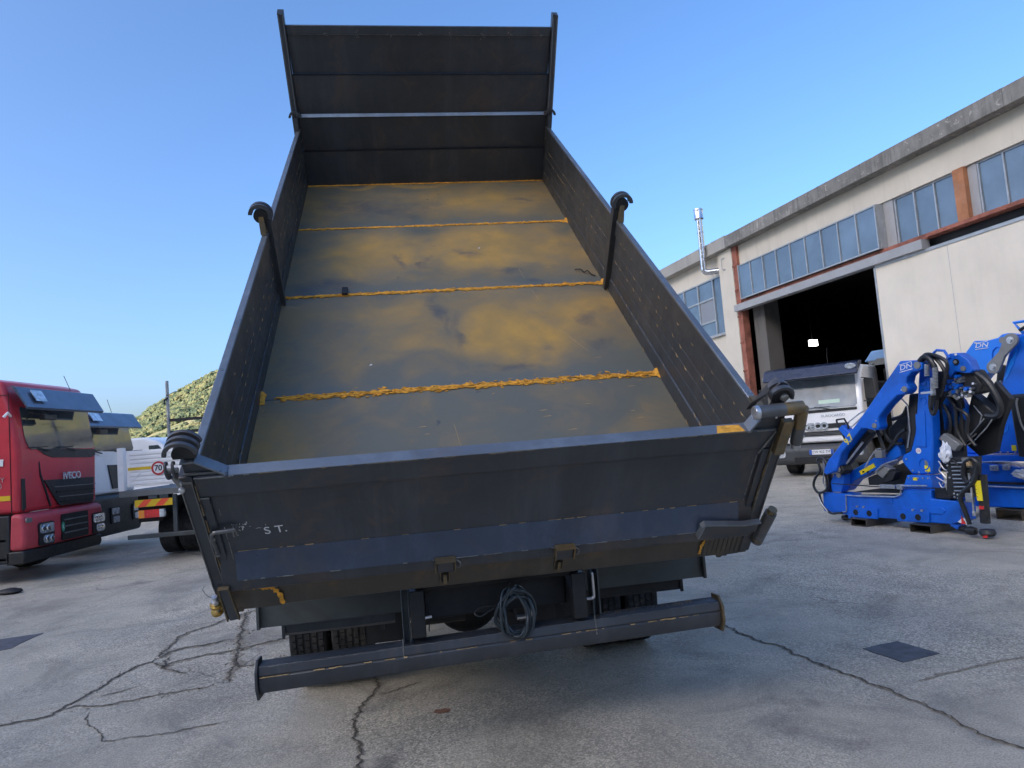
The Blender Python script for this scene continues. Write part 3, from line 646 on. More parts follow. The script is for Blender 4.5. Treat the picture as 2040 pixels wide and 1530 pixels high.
# front wall
prev = 0.0
for z0, z1, s0, s1 in ((0.0,.352,5.103,5.095),(.358,.680,5.118,5.100),(.716,1.070,5.110,5.090),(1.078,1.415,5.125,5.105)):
    m = MB(); m.poly([(s0,z0),(s1,z1),(s1+.03,z1),(s0+.03,z0)], 'x', -1.236, 1.236); bp(m, 'headboard_plank', DK, bevel=.003)
    m = MB(); m.box(-1.236, 1.236, min(s0,s1)-.004, s0+.03, z1+.0005, z1+.0055); bp(m, 'fold_shade_strip', CHAS, smooth=False)  # black strip stands in for the shaded underside of each step
m = MB(); m.poly([(5.085,.688),(5.105,.714),(5.14,.714),(5.14,.686),(5.10,.682)], 'x', -1.236, 1.236); bp(m, 'headboard_rail', RIM)  # lighter metal stands in for the sky reflected by this sloping face
m = MB(); m.box(-1.236, 1.236, 5.088, 5.135, 1.4225, 1.495); tr = bp(m, 'headboard_top_rail', DK, bevel=.004)
m = MB(); rn = random.Random(4); m.box(-1.236, 1.236, 5.083, 5.089, 1.4195, 1.4225)
for i in range(8):
    x = -.9+i*.29; z = 1.42
    for _ in range(7): a, b = rn.gauss(0, .014), rn.gauss(0, .014); m.add([(x+a,5.08,z+b),(x+a+.012,5.078,z+b+.004),(x+a+.006,5.08,z+b+.012)], [(0,1,2)])
m.build('weld_bead', WELDG, tr, smooth=False, kind='stuff')
for sg in (-1, 1):
    m = MB(); a, b = sorted((sg*1.237, sg*1.292))
    m.add([(a,5.05,0),(b,5.05,0),(b,5.13,0),(a,5.13,0),(a,5.05,1.60 if sg<0 else 1.615),(b,5.05,1.60 if sg>0 else 1.58),(b,5.13,1.62),(a,5.13,1.62)], [(0,3,2,1),(4,5,6,7),(0,1,5,4),(1,2,6,5),(2,3,7,6),(3,0,4,7)])
    hp = bp(m, 'headboard_post', DK, bevel=.003)
    m = MB(); m.box(a+.006, a+.012, 5.046, 5.05, .1, 1.58); m.box(b-.012, b-.006, 5.046, 5.05, .1, 1.58); m.build('post_edge', RIM, hp, smooth=False)

# tailgate
prof = [(0,.628),(-.055,.628),(-.055,.525),(-.040,.515),(-.040,.185),(-.100,.075),(-.100,.008),(-.02,.008),(-.02,.60)]
m = MB(); m.poly(prof, 'x', -1.205, 1.205); tg = bp(m, 'tailgate', DK, bevel=.004)
m = MB(); m.box(-1.205, 1.205, -.057, 0.002, .6285, .6315); m.build('rim_strip', RIM, tg, smooth=False)
m = MB(); m.poly([(-.0395,.187),(-.1015,.0735),(-.1035,.0755),(-.0415,.189)], 'x', -1.14, 1.135); m.build('ledge_face', steel_mat('sky_tinted_ledge', (.045, .066, .105), amount=.05, rough=.34, metal=.3), tg, smooth=False)  # blue of the reflected sky is put into the ledge colour
for sg in (-1, 1):
    m = MB(); a, b = sorted((sg*1.172, sg*1.204)); m.box(a, b, -.054, -.041, .10, .515); m.build('stile', DK, tg, .003)
def beadline(p, q, mat, parent, seed=0, r=.0035, dash=.5, name='weld_bead'):
    rn = random.Random(seed); p = Vector(p); q = Vector(q); L = (q-p).length; m = MB(); t = 0
    while t < L:
        d_ = rn.uniform(.01, .05)
        if rn.random() < dash:
            a = p+(q-p)*(t/L); b = p+(q-p)*(min(L, t+d_)/L); jr = r*rn.uniform(.5, 1.3)
            m.tube([a, (a+b)/2+Vector((0, rn.uniform(-.001, .001), rn.uniform(-.002, .002))), b], jr, 5)
        t += d_
    if m.v: m.build(name, mat, parent, smooth=False, kind='stuff')
beadline((-1.14,-.042,.190),(1.13,-.042,.190), WELD, tg, 1, .0016, .3); beadline((-1.16,-.104,.076),(1.16,-.104,.076), WELDG, tg, 2, .0022, .45)
beadline((-1.205,-.058,.626),(-1.0,-.058,.626), WELDG, tg, 3, .003, .9); beadline((1.07,-.058,.626),(1.2,-.058,.626), WELDG, tg, 4, .003, .9)
beadline((-1.205,-.058,.52),(-1.17,-.058,.52), WELDG, tg, 5, .003, .9); beadline((1.15,-.06,.50),(1.205,-.06,.62), WELDG, tg, 6, .004, .9)
beadline((-1.0,-.057,.627),(1.07,-.057,.627), BRASS, tg, 8, .0022, .55)
for sg in (-1, 1):
    beadline((sg*1.205,-.062,.12),(sg*1.205,-.062,.60), BRASS, tg, 11+sg, .004, .8); beadline((sg*1.143,-.064,.12),(sg*1.143,-.064,.50), WELDG, tg, 15+sg, .002, .4)
# orange dust patch on the rim
m = MB(); m.add([(.93,-.056,.6325),(1.06,-.056,.6325),(1.05,-.01,.6325),(.95,-.005,.6325)], [(0,1,2,3)]); m.build('dust_patch', RUSTW, tg, smooth=False)
# corner gussets
m = MB(); m.poly([(-1.235,.632),(-1.235,.705),(-1.186,.708),(-1.095,.634)], 'y', -.045, -.039)
gs = m.build('gusset', DK, tg); m = MB(); m.poly([(-1.24,.706),(-1.186,.709),(-1.082,.634),(-1.090,.628),(-1.188,.702),(-1.24,.699)], 'y', -.058, -.004); m.build('gusset_flange', RIM, gs, .0015)
m = MB(); m.cyl((-1.24,-.05,.645),(-1.10,-.05,.645),.006,8); m.cyl((-1.085,-.07,.632),(-1.085,-.045,.632),.008,8); m.build('bar', PIPE, gs)
m = MB(); m.poly([(1.085,.632),(1.118,.692),(1.235,.700),(1.235,.632)], 'y', -.045, -.039); gs = m.build('gusset', DK, tg)
m = MB(); m.poly([(1.074,.632),(1.110,.697),(1.118,.692),(1.085,.632)], 'y', -.062, -.004); m.build('gusset_flange', RIM, gs)
# hinge pipes on the right
m = MB(); m.cyl((1.085,-.065,.736),(1.205,-.065,.743),.029,20); pp = m.build('hinge_pipe', PIPE, tg)
m = MB(); m.cyl((1.205,-.065,.743),(1.288,-.065,.748),.0285,20); m.build('hinge_sleeve', BRASS, pp)
m = MB(); m.cyl((1.073,-.065,.7355),(1.089,-.065,.736),.0305,20); m.lathe([(.022,1.0715),(.026,1.070),(.026,1.074)], 20, 'x', (0,-.065,.7355)); m.build('pipe_cap', SILV, pp)
m = MB(); m.cyl((1.286,-.068,.745),(1.305,-.062,.640),.0275,20); m.build('hinge_sleeve', BRASS, pp)
m = MB(); m.cyl((1.3052,-.062,.638),(1.320,-.058,.545),.027,20); m.build('hinge_sleeve', PIPE, pp)
m = MB(); m.cyl((1.3205,-.058,.544),(1.326,-.056,.515),.022,16); m.cyl((1.326,-.09,.60),(1.326,-.082,.60),.005,8); m.cyl((1.16,-.096,.725),(1.16,-.09,.725),.005,8); m.build('grease_nipple', SILV, pp)
m = MB(); m.box(1.214, 1.262, -.085, -.052, .50, .685); m.build('hinge_block', BRASS, tg, .004)
m = MB(); m.cyl((1.300,-.075,.125),(1.285,-.06,-.085),.029,20); lp2 = m.build('lower_hinge_pipe', PIPE, tg)
m = MB(); m.cyl((1.303,-.078,.150),(1.3005,-.0755,.127),.022,16); m.cyl((1.286,-.0615,-.060),(1.2855,-.061,-.066),.0305,20); m.build('pipe_cap', BRASS, lp2)
# left corner latch
lt = MB()
for y in (-.07, -.035, .0): lt.poly(arc(-1.222,.748,.066,8,176,16)+arc(-1.222,.748,.050,176,8,16), 'y', y, y+.016)
L1 = bp(lt, 'corner_latch', RIMD, bevel=.002)
m = MB(); m.poly(arc(-1.215,.742,.044,-20,200,16), 'y', -.055, .02); m.box(-1.225, -1.20, -.035, .03, .60, .75); m.build('latch_body', BLK, L1)
m = MB(); [m.poly([(-.09+.024*math.cos(t), .705+.040*math.sin(t)) for t in [R(40+280*k/14) for k in range(15)]]+[(-.09+.012*math.cos(t), .705+.027*math.sin(t)) for t in [R(320-280*k/14) for k in range(15)]], 'x', x, x+.009) for x in (-1.278, -1.252)]; m.build('latch_strap', DK, L1, .0015)
m = MB(); m.cyl((-1.282,-.09,.705),(-1.235,-.09,.705),.010,12); m.cyl((-1.262,-.085,.67),(-1.25,-.08,.62),.011,10); m.build('latch_pin', GREY, L1)
m = MB(); m.lathe([(0,-.013),(.009,-.010),(.013,0),(.009,.010),(0,.013)], 12, 'z', (-1.248,-.085,.598)); m.cyl((-1.248,-.085,.61),(-1.245,-.085,.64),.005,8); m.build('latch_bolt', SILV, L1)
# right corner latch
lt = MB()
for y in (-.03, .01): lt.poly(arc(1.205,.775,.058,-12,150,16)+arc(1.205,.775,.043,150,-12,16), 'y', y, y+.02)
lt.add([(1.155,.10,.66),(1.185,.10,.66),(1.20,.0,.835),(1.17,.0,.80),(1.155,.13,.60),(1.185,.13,.60),(1.20,.05,.835),(1.17,.05,.80)], [(0,1,2,3),(4,5,6,7),(0,1,5,4),(1,2,6,5),(2,3,7,6),(3,0,4,7)])
L2 = bp(lt, 'corner_latch', RIMD, bevel=.002)
m = MB(); m.poly(arc(1.205,.775,.041,0,360,18)[:-1], 'y', -.02, .02); m.box(1.19,1.22,-.01,.02,.60,.76); m.build('latch_body', BLK, L2)
m = MB(); m.lathe([(.0,-.034),(.014,-.034),(.018,-.030),(.018,-.015)], 18, 'y', (1.218,0,.775)); m.build('latch_pin', GREY, L2)
m = MB(); m.box(1.225,1.262,.10,.24,.578,.594); m.build('dust_patch', BRASS, L2)
# handle
m = MB(); m.tube(smooth_path([(-1.20,-.058,.205),(-1.202,-.064,.30),(-1.192,-.068,.335),(-1.165,-.068,.340),(-1.105,-.066,.342)], 5), .0095, 10); hd = m.build('handle', PIPE, tg)
m = MB(); m.box(-1.211,-1.190,-.072,-.04,.295,.312); m.box(-1.209,-1.192,-.070,-.04,.198,.21); m.box(-1.116,-1.109,-.075,-.04,.31,.35); m.box(-1.104,-1.098,-.075,-.04,.315,.352); m.build('handle_clip', WELDG, hd)
m = MB(); rn = random.Random(9)
for _ in range(30): a, b = rn.gauss(-1.09,.028), rn.gauss(.33,.02); m.add([(a,-.0412,b),(a+.004,-.0412,b+.001),(a+.002,-.0412,b+rn.uniform(.004,.016))], [(0,1,2)])
m.build('chalk_mark', CHALK, tg, smooth=False)
def tparent(o): return o
t_ = text('chalk_lettering', 'S T.', .058, CHALK, tg, (-.955,-.0415,.296), (R(90), R(-3), 0), .0004, sx=1.05)
m = MB(); m.add([(-1.035,-.0412,.312),(-1.02,-.0412,.318),(-1.005,-.0412,.314),(-1.02,-.0412,.3155)], [(0,1,2,3)]); m.build('chalk_mark', CHALK, tg, smooth=False)
# lock brackets
for x in (-.257, .287):
    m = MB(); m.box(x-.046,x-.040,-.135,-.1005,.018,.083); m.box(x+.040,x+.046,-.135,-.1005,.018,.083); m.box(x-.046,x+.046,-.135,-.1005,.0832,.088)
    lk = m.build('lock_bracket', BRASS, tg); m = MB(); m.box(x-.038,x+.038,-.125,-.1005,.012,.080); m.build('lock_plate', DK, lk, .003)
    m = MB(); m.tube(smooth_path([(x+.05,-.11,.07),(x+.066,-.115,.055),(x+.064,-.115,.03),(x+.05,-.11,.022)], 4), .004, 6); m.build('lock_hook', WELDG, lk)
m = MB(); m.poly([(.935,.128),(.945,.140),(1.145,.112),(1.225,.118),(1.225,.045),(.95,.06),(.928,.062)], 'y', -.1115, -.1015); lid = m.build('corner_plate', DK, tg)
m = MB(); m.poly([(.928,.130),(.945,.147),(1.145,.119),(1.225,.124),(1.225,.118),(1.146,.112),(.947,.139),(.938,.126)], 'y', -.132, -.1015); m.poly([(.920,.060),(.936,.128),(.944,.126),(.930,.060)], 'y', -.132, -.1015); m.build('plate_edge', RIM, lid)
m = MB(); m.poly([(-1.215,-.165),(-1.220,.042),(-1.184,.044),(-1.176,-.160)], 'y', -.115, -.1015); lid = m.build('corner_plate', DK, tg)
m = MB(); m.box(-1.226,-1.220,-.120,-.1015,-.165,.044); m.poly([(-1.184,.044),(-1.176,-.16),(-1.171,-.16),(-1.179,.048)], 'y', -.120, -.1015); m.box(-1.225,-1.180,-.120,-.1015,.0442,.048); m.build('plate_edge', BRASS, lid)
# rear floor beam
m = MB(); m.box(-1.245, 1.265, -.038, .03, -.186, .004); rb = bp(m, 'rear_beam', DKB, bevel=.005)
for x in (-.257, .287):
    m = MB(); m.box(x-.018,x+.018,-.0415,-.0382,-.15,-.03); m.build('slot', CHAS, rb, smooth=False)
    m = MB(); m.box(x-.022,x-.018,-.045,-.0382,-.15,-.03); m.box(x+.018,x+.022,-.045,-.0382,-.15,-.03); m.box(x-.008,x+.008,-.055,-.0416,-.155,-.09); m.build('slot_pin', BRASS, rb)
m = MB(); m.box(-1.20,-1.0,-.046,-.0382,-.182,-.035); pl_ = m.build('beam_plate', DKB, rb)
def dustpath(pts, w, parent, y, seed):
    rn = random.Random(seed); m = MB(); P = []
    for a, b in zip(pts, pts[1:]):
        n = max(2, int(math.hypot(b[0]-a[0], b[1]-a[1])/.006))
        P += [(a[0]+(b[0]-a[0])*i/n, a[1]+(b[1]-a[1])*i/n) for i in range(n)]
    V = []
    for i, p in enumerate(P):
        q = P[min(i+1, len(P)-1)]; q0 = P[max(i-1, 0)]; t = Vector((q[0]-q0[0], q[1]-q0[1])); t = t.normalized() if t.length > 0 else Vector((1,0)); ww = w*rn.uniform(.5, 1.4)
        V += [(p[0]-t.y*ww, y, p[1]+t.x*ww), (p[0]+t.y*ww*rn.uniform(.4,1.2), y, p[1]-t.x*ww*rn.uniform(.4,1.5))]
    m.add(V, [(2*i,2*i+1,2*i+3,2*i+2) for i in range(len(P)-1)]); m.build('weld_dust', RUSTW, parent, smooth=False, kind='stuff')
dustpath([(-1.17,-.04),(-1.12,-.036),(-1.07,-.043),(-1.03,-.052),(-1.015,-.075),(-1.0,-.11),(-.995,-.18)], .012, rb, -.0475, 3)
dustpath([(1.003,-.15),(1.005,-.09),(1.015,-.05),(1.05,-.03),(1.11,-.015)], .007, rb, -.0475, 5)
m = MB(); m.box(1.01,1.24,-.044,-.0382,-.175,-.02)
for k in range(9): m.box(1.02+k*.024,1.024+k*.024+.003*(k%3),-.047,-.0441,-.17+.01*(k%2),-.03-.01*(k%3))
m.build('beam_plate', DKB, rb)
m = MB(); m.poly([(1.10,-.186),(1.11,-.203),(1.13,-.208),(1.14,-.196),(1.16,-.200),(1.165,-.190),(1.22,-.188),(1.225,-.15),(1.1,-.15)], 'y', -.036, -.01); m.build('beam_tab', DKB, rb)
m = MB(); m.box(-1.235,-1.17,-.05,.02,-.195,-.169); m.build('beam_tab', DKB, rb, .004)
m = MB(); 
for k in range(2): m.lathe([(0,-.006),(.026,-.006),(.026,.006),(0,.006)], 18, 'z', (-1.262-.004*k,-.085,-.085-.045*k))
wz = m.build('washer', pbr('yellow_zinc', (.50,.33,.09), .35, .8, .2, 12), rb); m = MB(); m.cyl((-1.262,-.085,-.13),(-1.258,-.085,-.03),.012,10); m.cyl((-1.262,-.085,-.075),(-1.262,-.085,-.055),.018,6); m.build('bolt', SILV, wz)
m = MB(); m.tube(smooth_path([(-1.265,-.085,-.04),(-1.285,-.09,-.01),(-1.292,-.09,.03),(-1.28,-.09,.05)],4), .002, 5); m.build('split_pin', SILV, rb)
# bed subframe
m = MB()
for s in np.arange(.35, 5.0, .42): m.box(-1.22, 1.22, s, s+.05, -.09, -.0125)
bp(m, 'floor_crossmember', DK, smooth=False); m = MB()
for x in (-.42, .36): m.box(x, x+.06, .03, 5.05, -.20, -.0905)
bp(m, 'floor_rail', CHAS, smooth=False)
m = MB(); m.tube([(0,2.75,.70),(0,2.3,1.6),(0,2.1,2.3)],.075,20); m.build('lifting_ram', CHAS, T)
# chassis
m = MB(); m.box(-.43,-.36,.12,6.4,.62,.84); m.box(.36,.43,.12,6.4,.62,.84); m.box(-.36,.36,.30,.42,.66,.82); m.box(-.36,.36,2.4,2.6,.64,.82); m.box(-.36,.36,4.3,4.5,.64,.82); m.build('chassis_rail', CHAS, T, .006)
m = MB(); m.cyl((-.40,.17,.86),(.40,.17,.86),.035,16); m.build('pivot_tube', CHAS, T); m = MB(); m.cyl((-1.0,1.75,.40),(1.0,1.75,.40),.07,16); m.build('axle', CHAS, T)
m = MB(); m.lathe([(.235*math.sin(R(t)),-.235*math.cos(R(t))) for t in range(0,181,10)], 32, 'x', (-.06,1.72,.44)); m.cyl((-.06,1.9,.44),(-.06,2.9,.62),.05,12); m.build('differential', CHAS, T)
m = MB(); 
for x in (-.48, .42):
    for k in range(5): m.box(x,x+.075,1.1+k*.1,2.4-k*.1,.50-.022*k,.515-.022*k)
m.box(.16,.34,.75,1.2,.48,.72); m.box(-.36,-.18,.9,1.3,.50,.70); m.build('leaf_spring', CHAS, T)
m = MB(); m.box(-.72,-.46,1.18,1.19,.34,.66); m.build('dark_filler_flap', CHAS, T)  # dark flaps, box and tank added to close the bright gaps underneath
m = MB(); m.box(.46,.72,1.18,1.19,.34,.66); m.build('dark_filler_flap', CHAS, T)
m = MB(); m.box(.10,.42,.95,1.35,.38,.76); m.build('dark_filler_box', CHAS, T, .01)
m = MB(); m.cyl((-.42,1.0,.56),(-.12,1.0,.56),.10,16); m.build('air_tank', CHAS, T, .01)
m = MB(); m.cyl((.22,.62,.50),(.22,.62,.60),.012,8); m.cyl((.14,.60,.54),(.22,.60,.54),.012,8); m.build('pipe_fitting', SILV, T)
for x, fl_ in ((-1.10,0),(-.84,1),(.84,0),(1.10,1)): wheel(T, x, 1.75, .40, bool(fl_))
for x, fl_ in ((-1.0,0),(1.0,1)): wheel(T, x, 5.2, .40, bool(fl_))
# mudguards
for sg in (-1, 1):
    a, b = sorted((sg*.47, sg*1.205)); m = MB(); m.box(a, b, .50, .505, .665, .87); mg = m.build('mudguard', GUARD, T)
    m = MB(); m.box(*sorted((sg*1.190, sg*1.205)), .47, .4995, .662, .87); m.build('mudguard_flange', GUARD, mg, .002)
    m = MB(); a, b = sorted((sg*.52, sg*1.10)); m.box(a, b, .60, 2.6, .84, .845); m.poly([(.60,.845),(.60,.60),(.615,.585),(.615,.845)], 'x', a, b); m.box(*sorted((sg*1.09, sg*1.105)), .585, .5995, .578, .84); m.build('wheel_arch', CHAS if sg>0 else DK, T)
# bumper bar
def zt(x): return .018*x
m = MB(); prof = [(.235,.600),(.160,.598),(.146,.590),(.140,.552),(.146,.546),(.140,.540),(.142,.505),(.160,.470),(.235,.466)]
for i, (x0, x1) in enumerate(((-1.135, 1.12),)):
    n = len(prof); P = [(x0, a, b+zt(x0)) for a, b in prof]+[(x1, a, b+zt(x1)) for a, b in prof]
    m.add(P, [tuple(range(n)), tuple(range(2*n-1, n-1, -1))]+[(j, j+n, (j+1) % n+n, (j+1) % n) for j in range(n)])
bb = m.build('bumper_bar', DK, T, .003)
for x in (-1.142, 1.127):
    m = MB(); m.poly([(.245,.618),(.165,.622),(.120,.575),(.118,.50),(.150,.444),(.245,.440)], 'x', x-.006, x+.006); m.v = [(a, b, c+zt(x)) for a, b, c in m.v]; ep = m.build('end_plate', DK if x < 0 else BRASS, bb, .002)
beadline((-1.13,.137,.546+zt(-1.13)),(1.12,.137,.546+zt(1.12)), WELD, bb, 31, .0028, .35)
beadline((-1.13,.145,.592+zt(-1.13)),(1.12,.145,.592+zt(1.12)), RIM, bb, 33, .0015, .9)
dd = MB(); rn = random.Random(5)
for _ in range(160):
    x = rn.uniform(.45, 1.0); y = rn.uniform(.16, .22); s = rn.uniform(.002, .007); z = .6005+zt(x); dd.add([(x,y,z),(x+s*2,y+s,z+s*.6),(x+s,y+s*2,z)], [(0,1,2)])
dd.build('grit', WELD, bb, smooth=False, kind='stuff')
for x in (-.452, .488):
    m = MB(); m.box(x-.019,x+.019,.239,.246,.46,.84); m.box(x-.019,x-.013,.165,.239,.6015+zt(x),.84); m.box(x+.013,x+.019,.165,.239,.6015+zt(x),.84)
    bk = m.build('bumper_bracket', GUARD, T, .002); beadline((x-.021,.147,.62),(x-.021,.137,.53), WELDG, bk, int(x*100), .004, .95)
for sg, x in ((1, -.405), (-1, .468)):
    m = MB(); m.tube(smooth_path([(x,.13,.83),(x,.13,.725),(x+sg*.006,.13,.712),(x+sg*.016,.13,.708),(x+sg*.075,.13,.712)], 3), .007, 8); m.build('reflector_rod', SILV, T)
m = MB(); m.box(-.62,-.60,1.0,1.02,.46,.6); m.tube([(-.34,.3,.72),(-.345,.3,.60)], .003, 5); m.build('cable', HOSE, T)
# cab, standing ahead of the raised bed
m = MB(); m.poly([(4.35,.75),(4.35,2.05),(4.5,2.15),(5.75,2.15),(6.0,1.95),(6.2,1.4),(6.22,.6),(5.75,.6),(5.6,.95),(5.2,1.05),(4.75,.9),(4.65,.7)], 'x', -.95, .95); cb = m.build('cab', WHT, T, .04)
m = MB(); m.box(-.6,.6,4.345,4.3495,1.45,1.9); m.build('rear_window', GLS, cb); 
m = MB(); m.cyl((.43,3.0,.62),(.85,3.0,.62),.22,20); m.box(-.9,-.45,2.7,3.4,.45,.8); m.build('fuel_tank', CHAS, T, .01)
# coiled hose hanging at the back
hz = thing('coiled_hose', 'tangled coil of thin grey hose hanging over the middle of the tipper bumper bar', 'hose', WT @ Vector((.060,.14,.825)), YAW)
rn = random.Random(21); m = MB()
for k in range(8):
    rx, rz = rn.uniform(.055,.090), rn.uniform(.085,.118); cx, cz = rn.uniform(-.014,.02), -.135+rn.uniform(-.02,.012); dx = rn.uniform(-.02,.02); ph = rn.uniform(0, 6)
    P = [(cx+rx*math.sin(t)+.012*math.sin(2*t+ph), -.01+.028*math.sin(t*1.5+ph)-.003*k, cz+rz*math.cos(t)*(1 if math.cos(t) > 0 else 1.1)+.008*math.sin(3*t+ph)) for t in [2*math.pi*i/36 for i in range(36)]]
    m.tube(P, .0055 if k % 3 else .008, 7, closed=True)
m.build('hose_loops', pbr('blue_grey_hose', (.035,.048,.058), .35, 0, .2, 20), hz)
m = MB(); m.tube(smooth_path([(-.08,0,-.10),(-.12,.01,-.10),(-.16,.01,-.105),(-.185,0,-.125),(-.16,-.01,-.14),(-.12,0,-.125),(-.09,0,-.11)], 5), .004, 6)
m.tube(smooth_path([(.03,-.02,-.18),(.06,-.04,-.17),(.05,-.03,-.2),(.10,-.02,-.215)], 5), .004, 6); m.build('hose_end', SILV if 0 else HOSE, hz)
m = MB(); m.tube([(0,.02,-.02),(0,.02,.06)], .006, 6); m.build('hanger', CHAS, hz)
# things lying on the bed floor
BW = WT @ BED
def on_bed(name, label, cat, x, s, n=.002):
    o = bpy.data.objects.new(name, None); COL.objects.link(o); o.matrix_world = BW @ Matrix.Translation((x, s, n)); tag(o, label, cat); return o
o = on_bed('rubber_scrap', 'small black rubber scrap lying on the orange weld seam of the bed floor', 'scrap', -.785, 2.655)
m = MB(); m.box(-.022,.022,-.05,.05,.006,.03); m.build('scrap_piece', BLK, o, .006)
o = on_bed('wire_scrap', 'bent offcut of wire on the bed floor next to the right middle post', 'wire', 1.12, 2.78)
m = MB(); m.tube(smooth_path([(-.06,.09,.006),(-.02,.06,.02),(0,.02,.012),(.03,.03,.02),(.05,-.02,.01),(.08,-.04,.006)], 4), .005, 6); m.build('wire', CHAS, o)
for i, (x, s, l) in enumerate(((-.60,1.62,'tiny white paint chip on the lower left of the bed floor'),(.32,3.37,'tiny white chip on the upper middle of the bed floor'))):
    o = on_bed('paint_chip', l, 'chip', x, s); m = MB(); m.poly([(0,0),(.014,.003),(.018,.012),(.006,.016)], 'z', .001, .004); m.build('chip', CHALK, o, smooth=False)

# ------------------------------------------------------------------ trucks seen from the front
def cab_front(root, Wd, P, body, bump_mat, glass=None):
    """local x to the viewer's right along the front, y backwards"""
    z0, zb, zg, zt_, zr = P['low'], P['belt'], P['glass0'], P['glass1'], P['roof']
    sl = P.get('slope', .22)
    m = MB(); m.poly([(0.02,z0),(0.0,zb),(0.0,zg-.02),(sl*.8,zt_),(sl*1.2+.05,zr-.10),(sl+.35,zr-.02),(1.9,zr),(2.05,zr-.08),(2.05,z0)], 'x', 0, Wd); c = m.build('cab_body', body, root, .07, seg=4)
    # windscreen
    def fz(z): return (z-zg)/(zt_-zg)*sl*.8
    def fq(pts, name, mat, off=.008, th=.02, par=None):
        mm = MB(); n = len(pts); A = [(x, fz(z)-off if z > zg-.02 else -off, z) for x, z in pts]; Bq = [(x, y+th, z) for x, y, z in A]
        mm.add(A+Bq, [tuple(range(n)), tuple(range(2*n-1, n-1, -1))]+[(i, i+n, (i+1) % n+n, (i+1) % n) for i in range(n)]); return mm.build(name, mat, par or c, 0)
    i0, i1 = P['gl'], Wd-P['gr']
    ws = fq([(i0+.10,zg),(i1-.06,zg),(i1-.01,zg+.06),(i1-.03,zt_),(i0,zt_),(i0-.01,zg+.2),(i0+.03,zg+.05)], 'windscreen', glass or GLS, .010)
    mm = MB()
    for xx in (Wd*.35, Wd*.68):
        mm.tube([(xx,-.03,zg-.03),(xx-.38,-.012+.02,zg+.045)], .010, 6); mm.tube([(xx-.5,-.012,zg+.025),(xx-.02,-.012,zg+.04)], .006, 5)
    mm.build('wiper', BLK, c)
    return c, fq
# --- red truck
RD = thing('red_truck', 'dark red lorry cab with smoked visor at the left edge of the yard', 'truck', (-7.22, 10.09, 0), R(90))
c, fq = cab_front(RD, 1.88, dict(low=1.0, belt=1.75, glass0=1.92, glass1=2.56, roof=3.03, gl=.18, gr=.05, slope=.13), RED, REDB)
fq([(.38,1.93),(1.82,1.90),(1.82,1.80),(1.72,1.765),(.72,1.79),(.55,1.84)], 'scuttle_panel', BLK, .012)
fq([(.52,1.45),(1.76,1.43),(1.72,1.05),(1.66,1.02),(.90,1.03),(.84,1.06)], 'grille', BLK, .014)
for i in range(4): fq([(.72+.05*i,1.34-.08*i),(1.78-.03*i,1.32-.08*i),(1.77-.03*i,1.305-.08*i),(.73+.05*i,1.325-.08*i)], 'grille_slat', CHAS if i % 2 else GREYC, .03, .02)
fq([(.44,1.74),(.47,1.55),(.60,1.25),(.68,1.05),(.66,1.04),(.57,1.25),(.44,1.52),(.42,1.72)], 'panel_gap', CHAS, .004)
fq([(.05,1.5),(.11,1.5),(.12,1.08),(.08,1.03),(.05,1.05)], 'corner_vent', BLK, .01)
text('badge_lettering', 'IVECO', .155, LCLR, c, (1.17,-.02,1.485), (R(90), 0, 0), .006, bold=.004)
m = MB(); m.poly([(-.17,2.50),(-.20,2.53),(-.02,2.84),(.06,2.86),(.02,2.83),(-.17,2.53)], 'x', -.06, 1.80); vz = m.build('sun_visor', VIS, RD)
m = MB(); m.poly([(-.165,2.60),(-.155,2.60),(-.06,2.76),(-.07,2.77)], 'x', .16, .40); m.v = [(x, y-.02, z+.03) for x, y, z in m.v]; m.build('marker_lamp', LCLR, vz)
m = MB(); m.box(.38,.66,-.14,-.06,2.36,2.44); m.tube([(.52,-.1,2.44),(.52,.0,2.5)], .012, 6); m.tube([(.2,-.05,2.46),(.55,-.12,2.43)], .012, 6); m.build('front_mirror', BLK, RD, .02)
m = MB(); m.tube([(1.55,.2,2.9),(1.46,.25,3.15)], .005, 5); m.build('aerial', BLK, RD)
m = MB(); m.poly([(-.06,.47),(-.09,.62),(-.07,.95),(.0,.99),(.13,1.0),(.16,.47)], 'x', -.03, 1.88); bmp = m.build('bumper', REDB, RD, .05, seg=3)
m = MB(); m.poly([(-.04,.28),(-.07,.34),(-.06,.468),(.2,.468),(.2,.28)], 'x', -.03, 1.84); m.build('bumper_lip', BLK, RD, .02)
def plate(x0, x1, z0, z1, y, name, mat, par, r=.015, th=.02):
    mm = MB(); mm.poly(rrect(x0, x1, z0, z1, r), 'y', y-th, y); return mm.build(name, mat, par)
plate(.76,1.42,.50,.90,-.085,'lower_grille',BLK,bmp,.03); [plate(.80,1.38,z,z+.02,-.1,'grille_slat',GREYC,bmp,.005) for z in (.60,.70,.80)]
for x in (.24, 1.54):
    q = plate(x,x+.34,.49,.83,-.085,'headlight',BLK,bmp,.04)
    p_ = plate(x+.02,x+.32,.67,.81,-.106,'lamp_lens',LCLR,q,.03,.01); p_ = plate(x+.09,x+.32,.52,.64,-.106,'lamp_lens',LCLR,q,.05,.01)
    mm = MB(); [mm.lathe([(0,-.012),(.035,-.008),(.045,0)], 14, 'y', (xx,-.118,zz)) for xx, zz in ((x+.09,.74),(x+.2,.74),(x+.27,.58),(x+.17,.58))]; mm.build('lamp_reflector', CHROME, q)
m = MB(); m.poly([(.78+.035*math.cos(t)-.0, .71+.075*math.sin(t)) for t in [k*.4 for k in range(16)]], 'y', -.112, -.106); st = m.build('green_sticker', GRN, bmp)
text('sticker_letter', 'L', .09, CHALK, st, (.78,-.114,.71), (R(90),0,0), .001)
